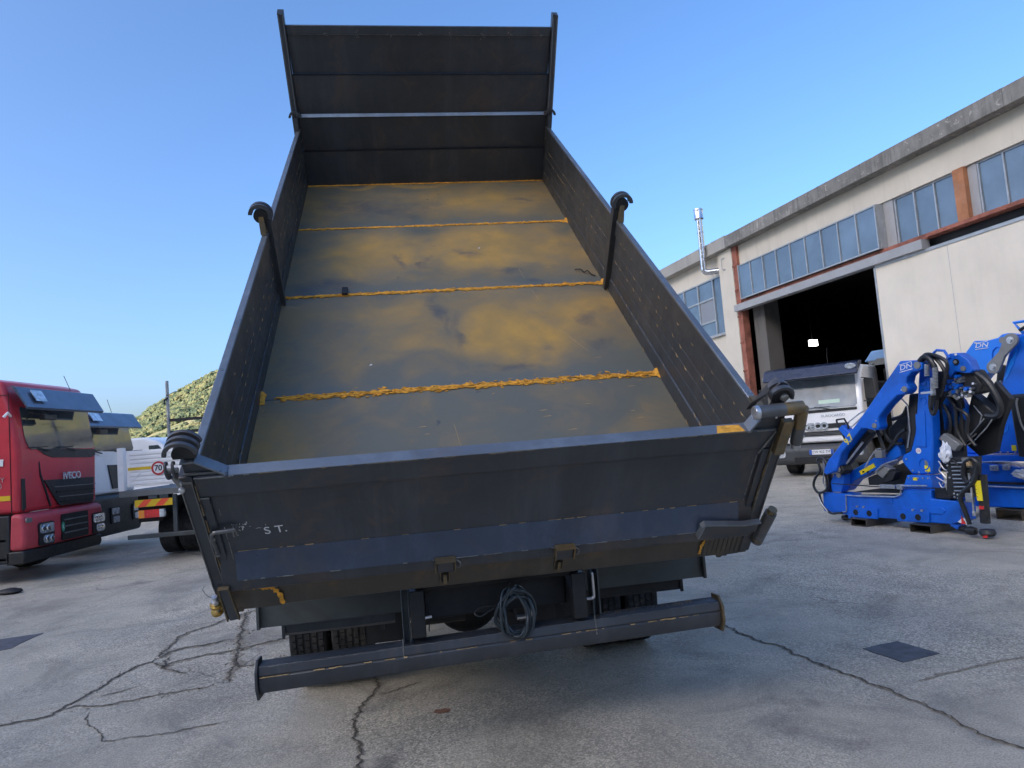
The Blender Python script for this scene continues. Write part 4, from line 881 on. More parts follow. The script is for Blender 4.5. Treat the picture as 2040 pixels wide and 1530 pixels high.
plate(-.015,.10,.86,.93,-.085,'side_marker',GREYC,bmp,.02)
# visible flank of the red cab
m = MB(); m.box(-.012,-.002,.28,1.3,1.55,2.62); m.build('door_window', GLS, RD, .004, smooth=False)
m = MB(); m.box(-.010,-.002,.13,1.5,1.20,1.27); m.build('reflective_strip', YEL, RD, smooth=False)
m = MB(); m.box(-.008,.0,.115,.122,1.0,2.75); m.box(-.008,.0,.115,1.5,2.73,2.738); m.build('panel_gap', CHAS, RD, smooth=False)
m = MB(); m.box(-.03,.3,.14,2.0,.30,.985); m.build('step_panel', BLK, RD, .02)
for z in (.62,.35): m = MB(); m.box(-.03,.1,.2,.8,z,z+.03); m.build('step', CHAS, RD)
text('side_lettering', 'WAY', .10, SILV, RD, (-.012,.32,1.50), (R(90),0,R(-90)), .002); text('side_lettering', '500', .10, SILV, RD, (-.012,.32,1.41), (R(90),0,R(-90)), .002)
m = MB(); m.poly([(.22,1.70),(.30,1.70),(.31,1.80),(.21,1.80)], 'x', -.016, -.012); m.build('shield_sticker', CHALK, RD, smooth=False)
m = MB(); m.tube([(0,.1,2.42),(-.12,.05,2.46),(-.14,.1,2.40)], .02, 8); m.build('mirror_arm', WHT, RD)
m = MB(); m.box(.2,1.8,2.2,7.5,.75,1.0); m.build('chassis_frame', CHAS, RD)
m = MB(); m.box(-.1,2.15,2.3,7.8,1.05,1.35); m.build('load_bed', GREYC, RD, .02)
for x in (.15, 1.85): wheel(RD, x, 1.2, .42, plain=True); wheel(RD, x, 6.0, .42, plain=True)
# --- white truck behind it
WH = thing('white_truck', 'white lorry cab with smoked visor parked just beyond the red cab', 'truck', (-8.0, 12.75, 0), R(90))
c, fq = cab_front(WH, 1.85, dict(low=1.05, belt=1.75, glass0=1.88, glass1=2.42, roof=2.68, gl=.30, gr=.04, slope=.13), WHT, BLK)
m = MB(); m.poly([(-.17,2.33),(-.20,2.36),(-.02,2.64),(.06,2.66),(.02,2.63),(-.17,2.36)], 'x', .0, 1.80); vz = m.build('sun_visor', VIS, WH)
m = MB(); m.poly([(-.165,2.44),(-.155,2.44),(-.06,2.59),(-.07,2.60)], 'x', .16, .45); m.v = [(x, y-.02, z+.02) for x, y, z in m.v]; m.build('marker_lamp', LCLR, vz)
fq([(.38,1.89),(1.80,1.87),(1.80,1.78),(.6,1.80)], 'scuttle_panel', WHT, .012)
fq([(.85,1.62),(1.75,1.6),(1.68,1.15),(1.0,1.15)], 'grille', BLK, .014)
m = MB(); m.box(.45,.70,-.12,-.05,2.22,2.30); m.tube([(.57,-.08,2.3),(.57,.0,2.36)], .012, 6); m.build('front_mirror', BLK, WH, .02)
m = MB(); m.tube([(1.45,.2,2.6),(1.35,.25,2.95)], .005, 5); m.build('aerial', BLK, WH)
m = MB(); m.poly([(-.05,.27),(-.09,.4),(-.07,1.0),(0,1.045),(.6,1.045),(.6,.27)], 'x', -.02, 1.87); bmp = m.build('bumper', BLK, WH, .04)
for x in (.74, 1.5):
    q = plate(x,x+.30,.48,.80,-.085,'headlight',CHAS,bmp,.03); plate(x+.03,x+.27,.66,.78,-.106,'lamp_lens',LCLR,q,.03,.01); plate(x+.06,x+.27,.50,.62,-.106,'lamp_lens',LCLR,q,.03,.01)
m = MB(); m.box(-.012,-.002,.3,1.2,1.6,2.35); m.build('door_window', GLS, WH, smooth=False)
m = MB(); m.box(.2,1.8,2.2,6.5,.75,1.0); m.build('chassis_frame', CHAS, WH)
for x in (.15, 1.85): wheel(WH, x, 1.2, .42, plain=True); wheel(WH, x, 5.3, .42, plain=True)

# --- flatbed seen from its tail
FB = thing('flatbed_truck', 'white drop-side flatbed truck seen from its tail, with a 70 speed disc', 'truck', (-6.48, 11.3, 0), R(1.5))
m = MB(); m.box(.14,2.14,0,.03,1.22,1.80); tb = m.build('tailboard', WHT, FB, .006)
for k in range(8): m = MB(); m.box(.20,2.10,-.012,-.001,1.25+k*.068,1.295+k*.068); m.build('pressed_rib', WHT, tb, .005)
m = MB(); m.box(.0,.10,-.02,.08,1.16,1.86); m.build('corner_pillar', WHT, FB, .01); m = MB(); m.box(2.16,2.26,-.02,.08,1.16,1.86); m.build('corner_pillar', WHT, FB, .01)
m = MB(); m.box(.03,.06,.08,4.6,1.22,1.80); m.build('side_board', WHT, FB, .005); m = MB(); m.box(2.19,2.22,.08,4.6,1.22,1.80); m.build('side_board', WHT, FB, .005)
m = MB(); m.box(0,2.26,.0,4.6,1.06,1.16); m.build('deck', GREYC, FB, .005)
m = MB(); m.poly([(.16,1.26),(.17,1.28),(.36,1.45),(.38,1.45)], 'y', -.02, -.013); m.build('tailboard_strut', WHT, tb)
m = MB(); m.box(.17,.54,-.0165,-.0125,1.485,1.53); m.build('reflective_strip', YEL, tb, smooth=False)
m = MB(); m.lathe([(0,-.022),(.105,-.022),(.105,-.0168)], 28, 'y', (.66,0,1.49)); ds = m.build('speed_disc', CHALK, tb)
m = MB(); m.lathe([(.082,-.0235),(.112,-.0235),(.112,-.018),(.082,-.018),(.082,-.0235)], 28, 'y', (.66,0,1.49)); m.build('red_ring', pbr('disc_red', (.45,.02,.03), .5, 0, .1, 9), ds)
text('speed_number', '70', .125, BLK, ds, (.66,-.0245,1.49), (R(90),0,0), .001, bold=.003)
hzp = plate(.26,.86,.885,1.0,-.01,'hazard_plate',YEL,FB,.004,.012)
for a in (.30, .58): m = MB(); m.poly([(a,.888),(a+.13,.888),(a+.24,.997),(a+.11,.997)], 'y', -.025, -.0225); m.build('hazard_stripe', ORG, hzp, smooth=False)
for a, b, mt in ((.33,.42,LORG),(.422,.66,LRED),(.662,.74,LCLR)): plate(a,b,.71,.835,-.005,'tail_lamp',mt,FB,.006,.05)
m = MB(); m.box(.42,.56,.1,.14,1.0,1.055); m.box(.60,.74,.1,.14,1.0,1.055); m.build('lamp_bracket', PANE, FB)
m = MB(); m.box(.10,2.2,.02,.10,.375,.445); m.build('underrun_bar', GUARD, FB, .01); m = MB(); m.box(.83,.89,.05,.10,.45,1.05); m.box(1.55,1.61,.05,.10,.45,1.05); m.build('underrun_bracket', GUARD, FB)
m = MB(); m.box(.6,.7,.1,6.5,.75,1.0); m.box(1.5,1.6,.1,6.5,.75,1.0); m.cyl((.3,.8,.42),(1.9,.8,.42),.07,12); m.box(.15,.55,.3,.7,.62,1.05); m.build('chassis_frame', CHAS, FB)
for x in (.47, .80, 1.5, 1.83): wheel(FB, x, .95, .42, plain=True)
for x in (.4, 1.9): wheel(FB, x, 5.4, .42, plain=True)
m = MB(); m.poly([(4.75,.8),(4.75,2.2),(4.9,2.3),(6.0,2.3),(6.35,1.9),(6.5,1.3),(6.5,.6),(4.9,.6)], 'x', .12, 2.1); m.build('cab', WHT, FB, .05)
# rack post and rails
m = MB(); m.cyl((.24,1.3,1.16),(.24,1.3,3.05),.028,12); rk = m.build('rack_post', POST, FB); m = MB(); m.cyl((2.1,1.3,1.16),(2.1,1.3,2.6),.028,12); m.build('rack_post', POST, FB)
for z in (2.11, 2.33): m = MB(); m.box(.27,2.08,1.285,1.315,z-.026,z+.026); m.build('rack_rail', BLK, FB)
m = MB(); m.tube(smooth_path([(.24,1.27,2.78),(.30,1.26,2.80),(.38,1.28,2.84),(.44,1.28,2.84)],4), .006, 5); m.tube(smooth_path([(.24,1.27,2.70),(.16,1.26,2.68),(.08,1.28,2.64)],4), .006, 5); m.tube([(.20,1.26,2.62),(.2,1.26,2.70),(.27,1.25,2.74)], .015, 6); m.build('tied_wire', BLK, rk)

# --- van and blue tarpaulin trailer in the back row
VN = thing('white_van', 'white van mostly hidden behind the flatbed, only its roof and side window showing', 'van', (-12.6, 20, 0), R(0))
m = MB(); m.poly([(0,.4),(0,2.25),(.15,2.36),(1.9,2.37),(2.35,2.22),(2.75,1.75),(3.7,1.45),(3.9,1.1),(3.9,.4)], 'y', 0, 1.9); vb = m.build('van_body', WHT, VN, .06)
m = MB(); m.poly([(2.05,1.62),(2.05,2.12),(2.32,2.12),(2.68,1.70),(2.68,1.62)], 'y', -.01, -.002); m.build('side_window', GLS, vb); m = MB(); m.box(1.6,1.9,-.12,-.02,1.72,2.02); m.build('mirror', BLK, vb, .03)
for x in (.7, 3.0): m = MB(); m.lathe([(0,-.02),(.34,-.02),(.34,.2)], 24, 'y', (x,0,.345)); m.build('wheel', RUB, VN)
CT = thing('tarpaulin_trailer', 'trailer under a bright blue tarpaulin behind the white van', 'trailer', (-15.5, 26, 0), 0)
m = MB(); m.poly([(0,.9),(0,2.4),(.2,2.52),(4.8,2.52),(5,2.4),(5,.9)], 'y', 0, 2.4); cv = m.build('tarpaulin', BLUET, CT, .03); m = MB(); m.box(.1,4.9,.1,2.3,.6,.895); m.build('trailer_frame', CHAS, CT)
for x in (1,2.2,3.8): m = MB(); m.lathe([(0,-.02),(.42,-.02),(.42,.2)], 20, 'y', (x,0,.425)); m.build('wheel', RUB, CT)

# --- white truck at the workshop door
EC = thing('white_crane_truck', 'white truck with dark visor and a folded crane, standing in the workshop doorway', 'truck', (6.33, 17.3, 0), R(-38.5))
c, fq = cab_front(EC, 2.1, dict(low=.80, belt=1.4, glass0=1.60, glass1=2.34, roof=2.60, gl=.12, gr=.10, slope=.25), WHT, BLK, GLS2)
m = MB(); m.poly([(-.22,2.33),(-.25,2.36),(-.10,2.60),(.10,2.66),(.35,2.66),(.35,2.62),(-.18,2.36)], 'x', -.02, 2.12); vz = m.build('sun_visor', pbr('navy_visor', (.018,.028,.06), .3, 0, .2, 3, coat=.4), EC, .01)
m = MB(); m.lathe([(0,-.02),(.10,-.015),(.12,0)], 16, 'y', (1.98,-.20,2.52)); m.v = [(x, y, (z-2.52)*.6+2.52) for x, y, z in m.v]; m.build('roof_lamp', LCLR, vz)
m = MB(); m.lathe([(0,-.02),(.05,-.015),(.06,0)], 12, 'y', (.0,-.14,2.42)); m.build('roof_lamp', LCLR, vz)
fq([(.05,1.58),(1.98,1.58),(1.98,1.52),(.05,1.50)], 'scuttle_panel', BLK, .012)
fq([(.3,1.24),(1.78,1.24),(1.72,1.13),(.3,1.13)], 'grille', BLK, .012); fq([(.3,1.07),(1.76,1.07),(1.68,.96),(.3,.96)], 'grille', BLK, .012)
for z in (1.03, 1.0): fq([(.35,z),(1.72,z),(1.72,z-.008),(.35,z-.008)], 'grille_slat', GREYC, .016, .01)
text('badge_lettering', 'IVECO', .21, LCLR, c, (1.02,-.03,1.185), (R(90),0,0), .012, bold=.012)
text('model_lettering', 'EUROCARGO', .085, LCLR, c, (1.45,-.014,1.42), (R(90),0,0), .002)
m = MB(); m.poly([(-.02,.30),(-.10,.38),(-.12,.66),(-.05,.76),(.5,.79),(.5,.30)], 'x', -.03, 2.13); bmp = m.build('bumper', pbr('grey_bumper', (.055,.058,.062), .5, 0, .15, 4), EC, .05)
plate(.5,1.6,.36,.48,-.11,'lower_grille',CHAS,bmp,.02)
pz = plate(.86,1.40,.53,.645,-.125,'number_plate',CHALK,bmp,.006,.01); plate(.86,.92,.53,.645,-.136,'plate_band',BLUTX,pz,.004,.002); plate(1.34,1.40,.53,.645,-.136,'plate_band',BLUTX,pz,.004,.002)
text('plate_number', 'CW 922 TM', .085, BLK, pz, (1.13,-.138,.588), (R(90),0,0), .001, sx=.9)
for x in (.04, 1.78): q = plate(x,x+.26,.48,.66,-.11,'headlight',LCLR,bmp,.06); mm = MB(); mm.lathe([(0,-.01),(.045,-.008),(.05,0)], 14, 'y', (x+.13,-.135,.57)); mm.build('lamp_reflector', CHROME, q)
m = MB(); m.box(1.15,1.62,-.012+.02,-.002+.03,1.63,1.80); m.v = [(x, y-.01+(z-1.6)*.2, z) for x, y, z in m.v]; m.build('dashboard_paper', PAPER, c, smooth=False)
m = MB(); m.box(2.102,2.112,.45,1.3,1.55,2.25); m.build('door_window', GLS, EC, smooth=False)
m = MB(); m.box(2.15,2.35,.15,.25,1.75,2.2); m.tube([(2.1,.2,2.25),(2.25,.2,2.22),(2.25,.2,1.7),(2.1,.2,1.7)], .012, 6); m.build('door_mirror', BLK, EC, .02)
m = MB(); m.box(-.28,-.10,.15,.25,1.75,2.2); m.tube([(0,.2,2.25),(-.2,.2,2.22)], .012, 6); m.build('door_mirror', BLK, EC, .02)
m = MB(); m.tube([(.6,.5,2.6),(.6,.5,2.62)], .03, 8); m.tube([(1.35,.4,2.6),(1.38,.4,3.05)], .006, 5); m.build('aerial', BLK, EC)
m = MB(); m.tube([(1.95,2.2,.9),(1.95,2.2,2.62),(2.1,2.25,2.72),(2.75,2.3,2.72),(2.85,2.3,2.6),(3.05,2.35,1.2)], .05, 8); m.box(1.9,2.8,2.18,2.25,2.6,2.72); m.build('protection_frame', GREYC, EC)
m = MB(); [m.cyl((2.45,1.9,z),(2.45,1.9,z+.34),.18,16) for z in (1.35,1.75,2.13)]; m.build('air_tank', BLK, EC, .01)
for z in (1.52, 1.92, 2.3): m = MB(); m.box(2.40,2.47,1.70,1.73,z,z+.07); m.build('red_cap', LRED, EC, .008)
m = MB(); m.poly([(1.75,2.72),(1.95,2.98),(2.5,3.02),(2.65,2.88),(2.6,2.74)], 'y', 2.4, 2.9); m.build('crane_arm', pbr('pale_crane_blue', (.22,.40,.70), .4, 0, .1, 3), EC, .03)
m = MB(); m.lathe([(0,-.02),(.09,-.02),(.09,0)], 16, 'y', (2.45,2.39,2.88)); m.build('pivot_pin', GREY, EC); m = MB(); m.lathe([(0,0),(.2,0),(.2,.4),(0,.4)], 16, 'y', (2.75,2.9,2.9)); m.build('hose_reel', BLK, EC)
m = MB(); m.box(.4,1.7,2.1,7,.7,.95); m.box(.0,2.1,3.2,7.2,1.0,1.15); m.build('chassis_frame', CHAS, EC); m = MB(); m.box(2.0,2.35,2.4,3.1,.6,2.2); m.build('hydraulic_tank', BLK, EC, .03)
for x in (.22, 1.88): wheel(EC, x, .85, .42, plain=True); wheel(EC, x, 5.2, .42, plain=True)

# ------------------------------------------------------------------ blue loader cranes
def slab(pts, y0, y1, name, mat, par, bev=.008): m = MB(); m.poly(pts, 'y', y0, y1); return m.build(name, mat, par, bev)
def disc(par, name, x, z, r, y, mat, th=.012): m = MB(); m.lathe([(0,y-th),(r,y-th),(r,y)], 20, 'y', (x,0,z)); return m.build(name, mat, par)
def tubey(par, name, pts, y, r, mat, sm=True):
    P = [(p[0], (p[2] if len(p) > 2 else y), p[1]) for p in pts]; m = MB(); m.tube(smooth_path(P, 5) if sm else P, r, 8); return m.build(name, mat, par)
C1 = thing('loader_crane', 'folded blue loader crane marked 9.7 standing on steel channels, nearer of the two', 'crane', (4.213, 9.8996, 0), R(-67.89))
base = slab([(.028,.405),(.446,.398),(.463,.374),(1.254,.405),(1.31,.492),(1.684,.499),(1.67,.396),(2.03,.388),(2.01,.165),(1.90,.118),(1.608,.112),(1.188,.119),(.425,.113),(.012,.144)], 0, .26, 'base_beam', BLUE, C1, .01)
slab([(.513,.227),(.923,.238),(.904,.101),(.475,.101)], -.02, .0, 'mounting_plate', BLUE, base, .003); slab([(1.221,.234),(1.642,.247),(1.624,.114),(1.185,.1)], -.02, .0, 'mounting_plate', BLUE, base, .003)
for x, z in ((.575,.166),(.787,.167),(1.282,.166),(1.485,.169)): disc(base, 'bolt_hole', x, z, .038, -.0205, CHAS, .004)
for x, z in ((.60,.243),(.70,.243),(1.42,.252),(1.54,.252)): disc(base, 'bolt_head', x, z, .014, -.0, SILV, .02)
slab([(1.34,.667),(1.64,.666),(1.66,.60),(1.66,.49),(1.227,.478),(1.30,.58)], .06, .28, 'slewing_ring', BLUE, C1)
col = slab([(1.64,1.922),(1.69,1.98),(1.765,1.97),(1.765,1.85),(1.72,1.461),(1.735,1.427),(1.70,1.044),(1.655,.674),(1.376,.675),(1.287,.782),(1.254,.859),(1.288,.914),(1.398,.959),(1.486,1.172),(1.557,1.503)], .10, .26, 'column', BLUE, C1, .02)
for x, z, r in ((1.695,1.78,.036),(1.68,1.68,.038),(1.655,1.56,.042),(1.56,.80,.075)):
    m = MB(); m.lathe([(r*.8,.099),(r*.82,.090),(r,.090),(r*1.02,.099)], 20, 'y', (x,0,z)); m.build('pressed_ring', BLUE, col)
m = MB(); m.box(1.565,1.63,.094,.0995,.712,.785); m.build('warning_label', LBL, col, smooth=False); m = MB(); m.box(1.575,1.625,.094,.0995,.79,.845); m.build('type_plate', GREY, col, smooth=False); m = MB(); m.box(1.42,1.475,.054,.0595,.605,.64); m.build('warning_label', LBL, C1, smooth=False)
cs = disc(col, 'round_sticker', 1.508, .962, .035, .0995, CHALK, .003); text('sticker_letters', 'CE', .036, LRED, cs, (1.508,.0955,.962), (R(90),0,0), .0005)
boom = slab([(1.562,2.065),(1.791,2.046),(1.841,1.999),(1.84,1.932),(1.773,1.911),(1.709,1.918),(1.635,1.866),(1.608,1.793),(1.641,1.729),(1.62,1.69),(1.573,1.66),(1.47,1.654),(1.315,1.542),(1.171,1.41),(1.155,1.348),(1.163,1.284),(1.14,1.25),(1.11,1.239),(1.038,1.25),(.965,1.269),(.889,1.272),(.526,.96),(.438,.776),(.407,.708),(.208,.662),(.182,.704),(.267,.843),(.866,1.379),(.977,1.486)], -.10, .06, 'main_boom', BLUE, C1, .014)
text('maker_mark', 'DN', .085, CHALK, boom, (1.632,-.103,1.985), (R(90),R(-8),0), .001, sx=1.35, shear=.2)
m = MB(); m.box(1.545,1.72,-.1035,-.1015,1.935,1.943); m.box(1.545,1.72,-.1035,-.1015,2.025,2.031); m.v = [(x, y, z+(x-1.63)*.14) for x, y, z in m.v]; m.build('maker_mark_frame', CHALK, boom, smooth=False)
text('size_number', '9.7', .125, LBL, boom, (.675,-.103,1.135), (R(90),R(-42),0), .001, bold=.003)
for x, z, r in ((1.79,1.985,.042),(1.585,1.72,.035),(1.10,1.30,.032)): disc(boom, 'pivot_pin', x, z, r, -.10, GREY, .015)
for x, z in ((1.72,2.0),(1.545,1.715),(1.13,1.36)): disc(boom, 'bolt_head', x, z, .010, -.10, SILV, .01)
slab([(.30,.87),(.34,.90),(.44,.80),(.42,.74),(.33,.70)], -.108, -.10, 'pressed_panel', BLUE, boom, .003)
arm = slab([(.172,.406),(.165,.502),(.315,.661),(.988,.963),(1.155,1.12),(1.20,.90),(.962,.777),(.425,.561),(.258,.41)], .18, .36, 'lower_arm', BLUE, C1, .012)
slab([(.530,.690),(.775,.800),(.795,.750),(.553,.640)], .174, .18, 'warning_label', LBL, arm, 0)
for a in (.58,.65,.72): slab([(a,.685),(a+.03,.698),(a+.035,.682),(a+.008,.670)], .170, .173, 'label_symbol', CHAS, arm, 0)
tubey(C1, 'boom_cylinder', [(.87,1.22),(.32,.74)], .10, .062, BLK, False); tubey(C1, 'piston_rod', [(.80,1.09),(.50,.81)], .0, .014, SILV, False)
slab([(1.438,1.664),(1.55,1.655),(1.47,1.15),(1.376,.94),(1.273,.91)], .14, .34, 'ram_cylinder', BLK, C1, .02)
slab([(.37,.70),(.40,.78),(.46,.79),(.50,.72),(.44,.66)], -.06, .12, 'pivot_block', BLK, C1, .01); disc(C1,'pivot_pin',.42,.735,.035,-.065,GREY); disc(C1,'pivot_pin',.385,.655,.035,-.04,GREY); disc(C1,'bolt_head',.33,.70,.015,-.05,SILV)
slab([(.17,.42),(.17,.55),(.24,.66),(.42,.66),(.40,.55),(.34,.42)], .02, .14, 'pivot_cheek', BLUE, C1, .01)
for k, (p, y, r) in enumerate((([(1.775,2.045),(1.845,2.10),(1.923,2.09),(2.027,2.04),(2.094,1.974),(2.08,1.874),(2.024,1.736)], -.02, .022), ([(1.80,2.03),(1.87,2.075),(1.95,2.02),(1.99,1.9),(1.96,1.745),(1.91,1.60),(1.88,1.48)], -.08, .026),
      ([(1.79,2.02),(1.86,2.05),(1.92,1.99),(1.94,1.85),(1.90,1.70),(1.88,1.58)], -.04, .022), ([(1.82,2.06),(1.9,2.06),(1.97,2.0),(2.03,1.86),(2.0,1.74),(1.93,1.6)], .02, .022), ([(1.84,2.02),(1.90,1.96),(1.91,1.8),(1.88,1.66),(1.86,1.5)], .04, .025),
      ([(1.86,1.62),(1.84,1.50),(1.86,1.40),(1.90,1.44),(1.93,1.55)], -.04, .024))): tubey(C1, 'hydraulic_hose', p, y, r, HOSE)
for k, (x, z0, z1) in enumerate(((1.93,1.62,1.82),(1.97,1.70,1.93),(1.885,1.85,1.99))):
    m = MB(); [m.lathe([(.024,-.006),(.030,-.004),(.030,.004),(.024,.006)], 10, 'z', (x+(z-z0)*.12,-.09,z)) for z in np.arange(z0, z1, .016)]; m.build('hose_spring', SILV, C1)
m = MB(); m.box(1.80,1.96,-.12,-.08,1.64,1.665); m.build('hose_clamp', SILV, C1)
tubey(C1, 'lifting_handle', [(1.837,2.08),(1.850,2.12),(1.888,2.142),(1.98,2.124),(2.03,2.03)], .12, .016, BLUE, False)
rp = slab([(1.972,2.05),(2.03,2.085),(2.075,2.065),(2.118,2.08),(2.16,2.05),(2.239,1.978),(2.273,1.86),(2.24,1.83),(2.176,1.835),(2.062,1.87),(1.99,1.80),(1.965,1.90)], .14, .28, 'link_plate', BLUE, C1, .01)
for x, z, r, mt in ((2.095,1.975,.035,CHAS),(2.17,1.89,.03,GREY),(2.105,2.06,.012,CHALK)): disc(rp, 'pivot_pin', x, z, r, .138, mt)
disc(rp, 'pin_ring', 2.095, 1.975, .018, .124, SILV, .008)
slab([(1.70,1.50),(1.78,1.60),(1.86,1.62),(1.93,1.54),(1.99,1.40),(1.95,1.25),(1.70,1.14)], .30, .48, 'extension_cylinder', BLUE, C1, .03)
for k in range(5): disc(C1,'bolt_head',1.36+.065*k,.635,.010,.058,SILV,.008)
for x, z in ((1.33,.86),(1.40,.72),(1.48,.70),(1.60,.70)): disc(col,'bolt_head',x,z,.011,.099,SILV,.008)
slab([(1.50,1.02),(1.53,1.40),(1.60,1.46),(1.66,1.44),(1.62,1.0)], .088, .0995, 'pressed_panel', BLUE, col, .006)
slab([(1.56,.30),(1.80,.31),(1.84,.27),(1.80,.23),(1.56,.22)], -.012, .0, 'pressed_panel', BLUE, base, .003)
slab([(1.0,.30),(1.14,.31),(1.14,.38),(1.0,.37)], -.008, .0, 'pressed_panel', BLUE, base, .003)
disc(C1,'round_sticker',1.90,1.60,.03,.295,LBL,.004)
slab([(2.02,1.90),(2.228,1.86),(2.32,1.68),(2.28,1.60),(2.166,1.583),(1.986,1.66),(1.95,1.75)], .2, .42, 'valve_body', BLK, C1, .02)
e2 = slab([(2.04,1.60),(2.28,1.36),(2.12,1.24),(1.72,.95),(1.64,.96),(1.66,1.16),(1.955,1.36)], .40, .58, 'outer_boom', BLK, C1, .02)
tubey(C1, 'hydraulic_hose', [(2.20,1.86),(2.34,1.74),(2.42,1.6),(2.47,1.42),(2.42,1.33),(2.30,1.34)], .22, .035, HOSE)
rn = random.Random(2); m = MB()
for _ in range(34): x, z = rn.gauss(2.04,.075), rn.gauss(1.66,.06); m.cyl((x,.13,z),(x+rn.uniform(-.02,.02),.22,z+rn.uniform(-.02,.02)),rn.uniform(.010,.019),8)
m.build('valve_fitting', SILV, C1); m = MB()
for _ in range(10): x, z = rn.gauss(2.03,.09), rn.gauss(1.68,.06); m.cyl((x,.12,z),(x,.20,z),.024,6)
m.build('valve_cap', BLUE, C1)
for p in ([(1.70,1.02),(1.80,1.16),(1.88,1.24),(1.93,1.32),(1.97,1.30)], [(1.80,1.00),(1.98,1.12),(2.10,1.24),(2.14,1.34),(2.06,1.46)], [(1.76,.92),(2.0,1.04),(2.18,1.2),(2.26,1.30)], [(1.84,1.1),(1.92,1.08),(2.02,1.16),(2.16,1.30)], [(1.75,.96),(1.9,1.03),(2.05,1.13)]): tubey(C1, 'steel_pipe', p, .385, .007, SILV, False)
vb = slab([(1.96,.884),(2.24,.89),(2.17,.439),(1.90,.453)], -.04, .16, 'control_block', BLK, C1, .01)
for k in range(8): m = MB(); m.cyl((2.02,-.06,.83-k*.045),(2.17,-.06,.835-k*.045),.008,6); m.build('control_rod', SILV, vb)
m = MB(); m.box(2.15,2.25,-.06,-.041,.78,.89); m.build('type_plate', GREY, vb)
tubey(C1,'hydraulic_hose',[(2.0,.82),(2.03,.86),(2.08,.84),(2.10,.80)],-.07,.01,HOSE); m = MB(); [m.lathe([(0,-.055),(.011,-.05),(.011,-.04)], 8, 'y', (x,0,z)) for x,z in ((1.95,.72),(1.97,.66),(2.0,.48),(2.04,.47),(1.96,.80),(2.0,.44),(2.04,.43))]; m.build('bolt_head', SILV, vb)
for p in ([(1.88,.80),(1.84,.74),(1.90,.66),(1.86,.58)], [(1.86,.72),(1.92,.64),(1.90,.56),(1.92,.48)], [(1.80,.66),(1.87,.62),(1.93,.58),(1.95,.5)], [(1.82,.60),(1.86,.54),(1.94,.62),(1.96,.70)], [(1.85,.85),(1.9,.76),(1.95,.74)]): tubey(C1, 'steel_pipe', p, -.03, .007, SILV)
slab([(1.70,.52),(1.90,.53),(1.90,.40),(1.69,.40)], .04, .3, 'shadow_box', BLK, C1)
# right stabiliser leg
tubey(C1,'stabiliser_leg',[(2.33,.70),(2.30,.17)],-.02,.05,BLK,False); m = MB(); m.lathe([(0,0),(.06,0),(.085,.03),(.07,.07),(.0,.08)], 16, 'z', (2.31,-.02,.03)); m.build('stabiliser_foot', BLK, C1)
m = MB(); m.box(2.285,2.345,-.085,-.075,.42,.64); yl = m.build('warning_label', LBL, C1, smooth=False); [plate(2.29,2.30,z,z+.006,-.086,'label_symbol',CHAS,yl,.001,.001) for z in (.46,.5,.54,.58)]
tubey(C1,'piston_rod',[(2.235,.72),(2.24,.54),(2.233,.265)],-.09,.011,SILV,False); m = MB(); m.box(2.17,2.25,-.11,-.07,.40,.50); m.cyl((2.235,-.09,.25),(2.235,-.09,.30),.02,8); m.build('lock_block', SILV, C1, .005)
tubey(C1,'hydraulic_hose',[(2.26,.87),(2.19,.82),(2.16,.70),(2.20,.62),(2.30,.70),(2.34,.82),(2.29,.88),(2.25,.86)],-.08,.024,HOSE); tubey(C1,'hydraulic_hose',[(2.34,.78),(2.27,.62),(2.13,.50),(2.10,.42),(2.14,.28),(2.17,.15)],-.09,.026,HOSE)
m = MB(); m.box(2.225,2.27,-.1,-.07,.80,.86); m.build('hose_fitting', WELD, C1); m = MB(); m.poly([(2.0,.16),(2.06,.21),(2.16,.17),(2.13,.13)], 'y', -.05,-.02); m.build('rag', PLASTIC, C1); m = MB(); m.poly([(2.05,.14),(2.06,.23),(2.10,.15)], 'y', -.06,-.051); m.build('red_tag', LRED, C1)
for z in (.02, .33): m = MB(); m.box(2.30,2.345,-.09,-.075,z,z+.035); m.build('red_cap', LRED, C1)
m = MB(); m.lathe([(0,-.06),(.04,-.05),(.05,0),(.04,.05),(0,.06)], 12, 'x', (2.15,-.05,.075)); m.lathe([(0,-.05),(.03,-.045),(.04,.05),(0,.05)], 12, 'x', (1.97,.05,.07)); m.build('leg_roller', BLK, C1)
slab([(1.86,.117),(1.98,.117),(1.95,.06),(1.88,.09)], .0, .1, 'bottom_lug', BLUE, C1); slab([(.42,.113),(.46,.113),(.46,.07),(.42,.07)], .0, .05, 'bottom_lug', BLUE, C1)
# left stabiliser leg
tubey(C1,'stabiliser_leg',[(.103,.865),(.03,.15)],.10,.05,BLK,False); m = MB(); m.lathe([(0,0),(.05,0),(.07,.03),(.06,.06),(0,.07)], 14, 'z', (.30,.1,.03)); m.build('stabiliser_foot', BLK, C1)
tubey(C1,'hydraulic_hose',[(.183,.808),(.13,.88),(.03,.86),(.06,.72),(-.05,.60),(-.09,.49),(-.02,.40),(.12,.44),(.165,.53),(.14,.68)],-.03,.018,HOSE); tubey(C1,'steel_pipe',[(.12,.85),(.12,.70),(.08,.56),(.12,.47)],-.02,.010,SILV)
tubey(C1,'hydraulic_hose',[(.017,.394),(.03,.30),(.08,.20),(.187,.129),(.30,.14),(.372,.149)],-.05,.016,HOSE); tubey(C1,'steel_pipe',[(.01,.36),(.06,.25),(.15,.15)],-.07,.007,SILV)
tubey(C1,'steel_pipe',[(.33,.149),(.42,.165),(.43,.20),(.445,.388),(.60,.385),(1.20,.40),(1.28,.43),(1.30,.50)],-.02,.009,SILV,False)
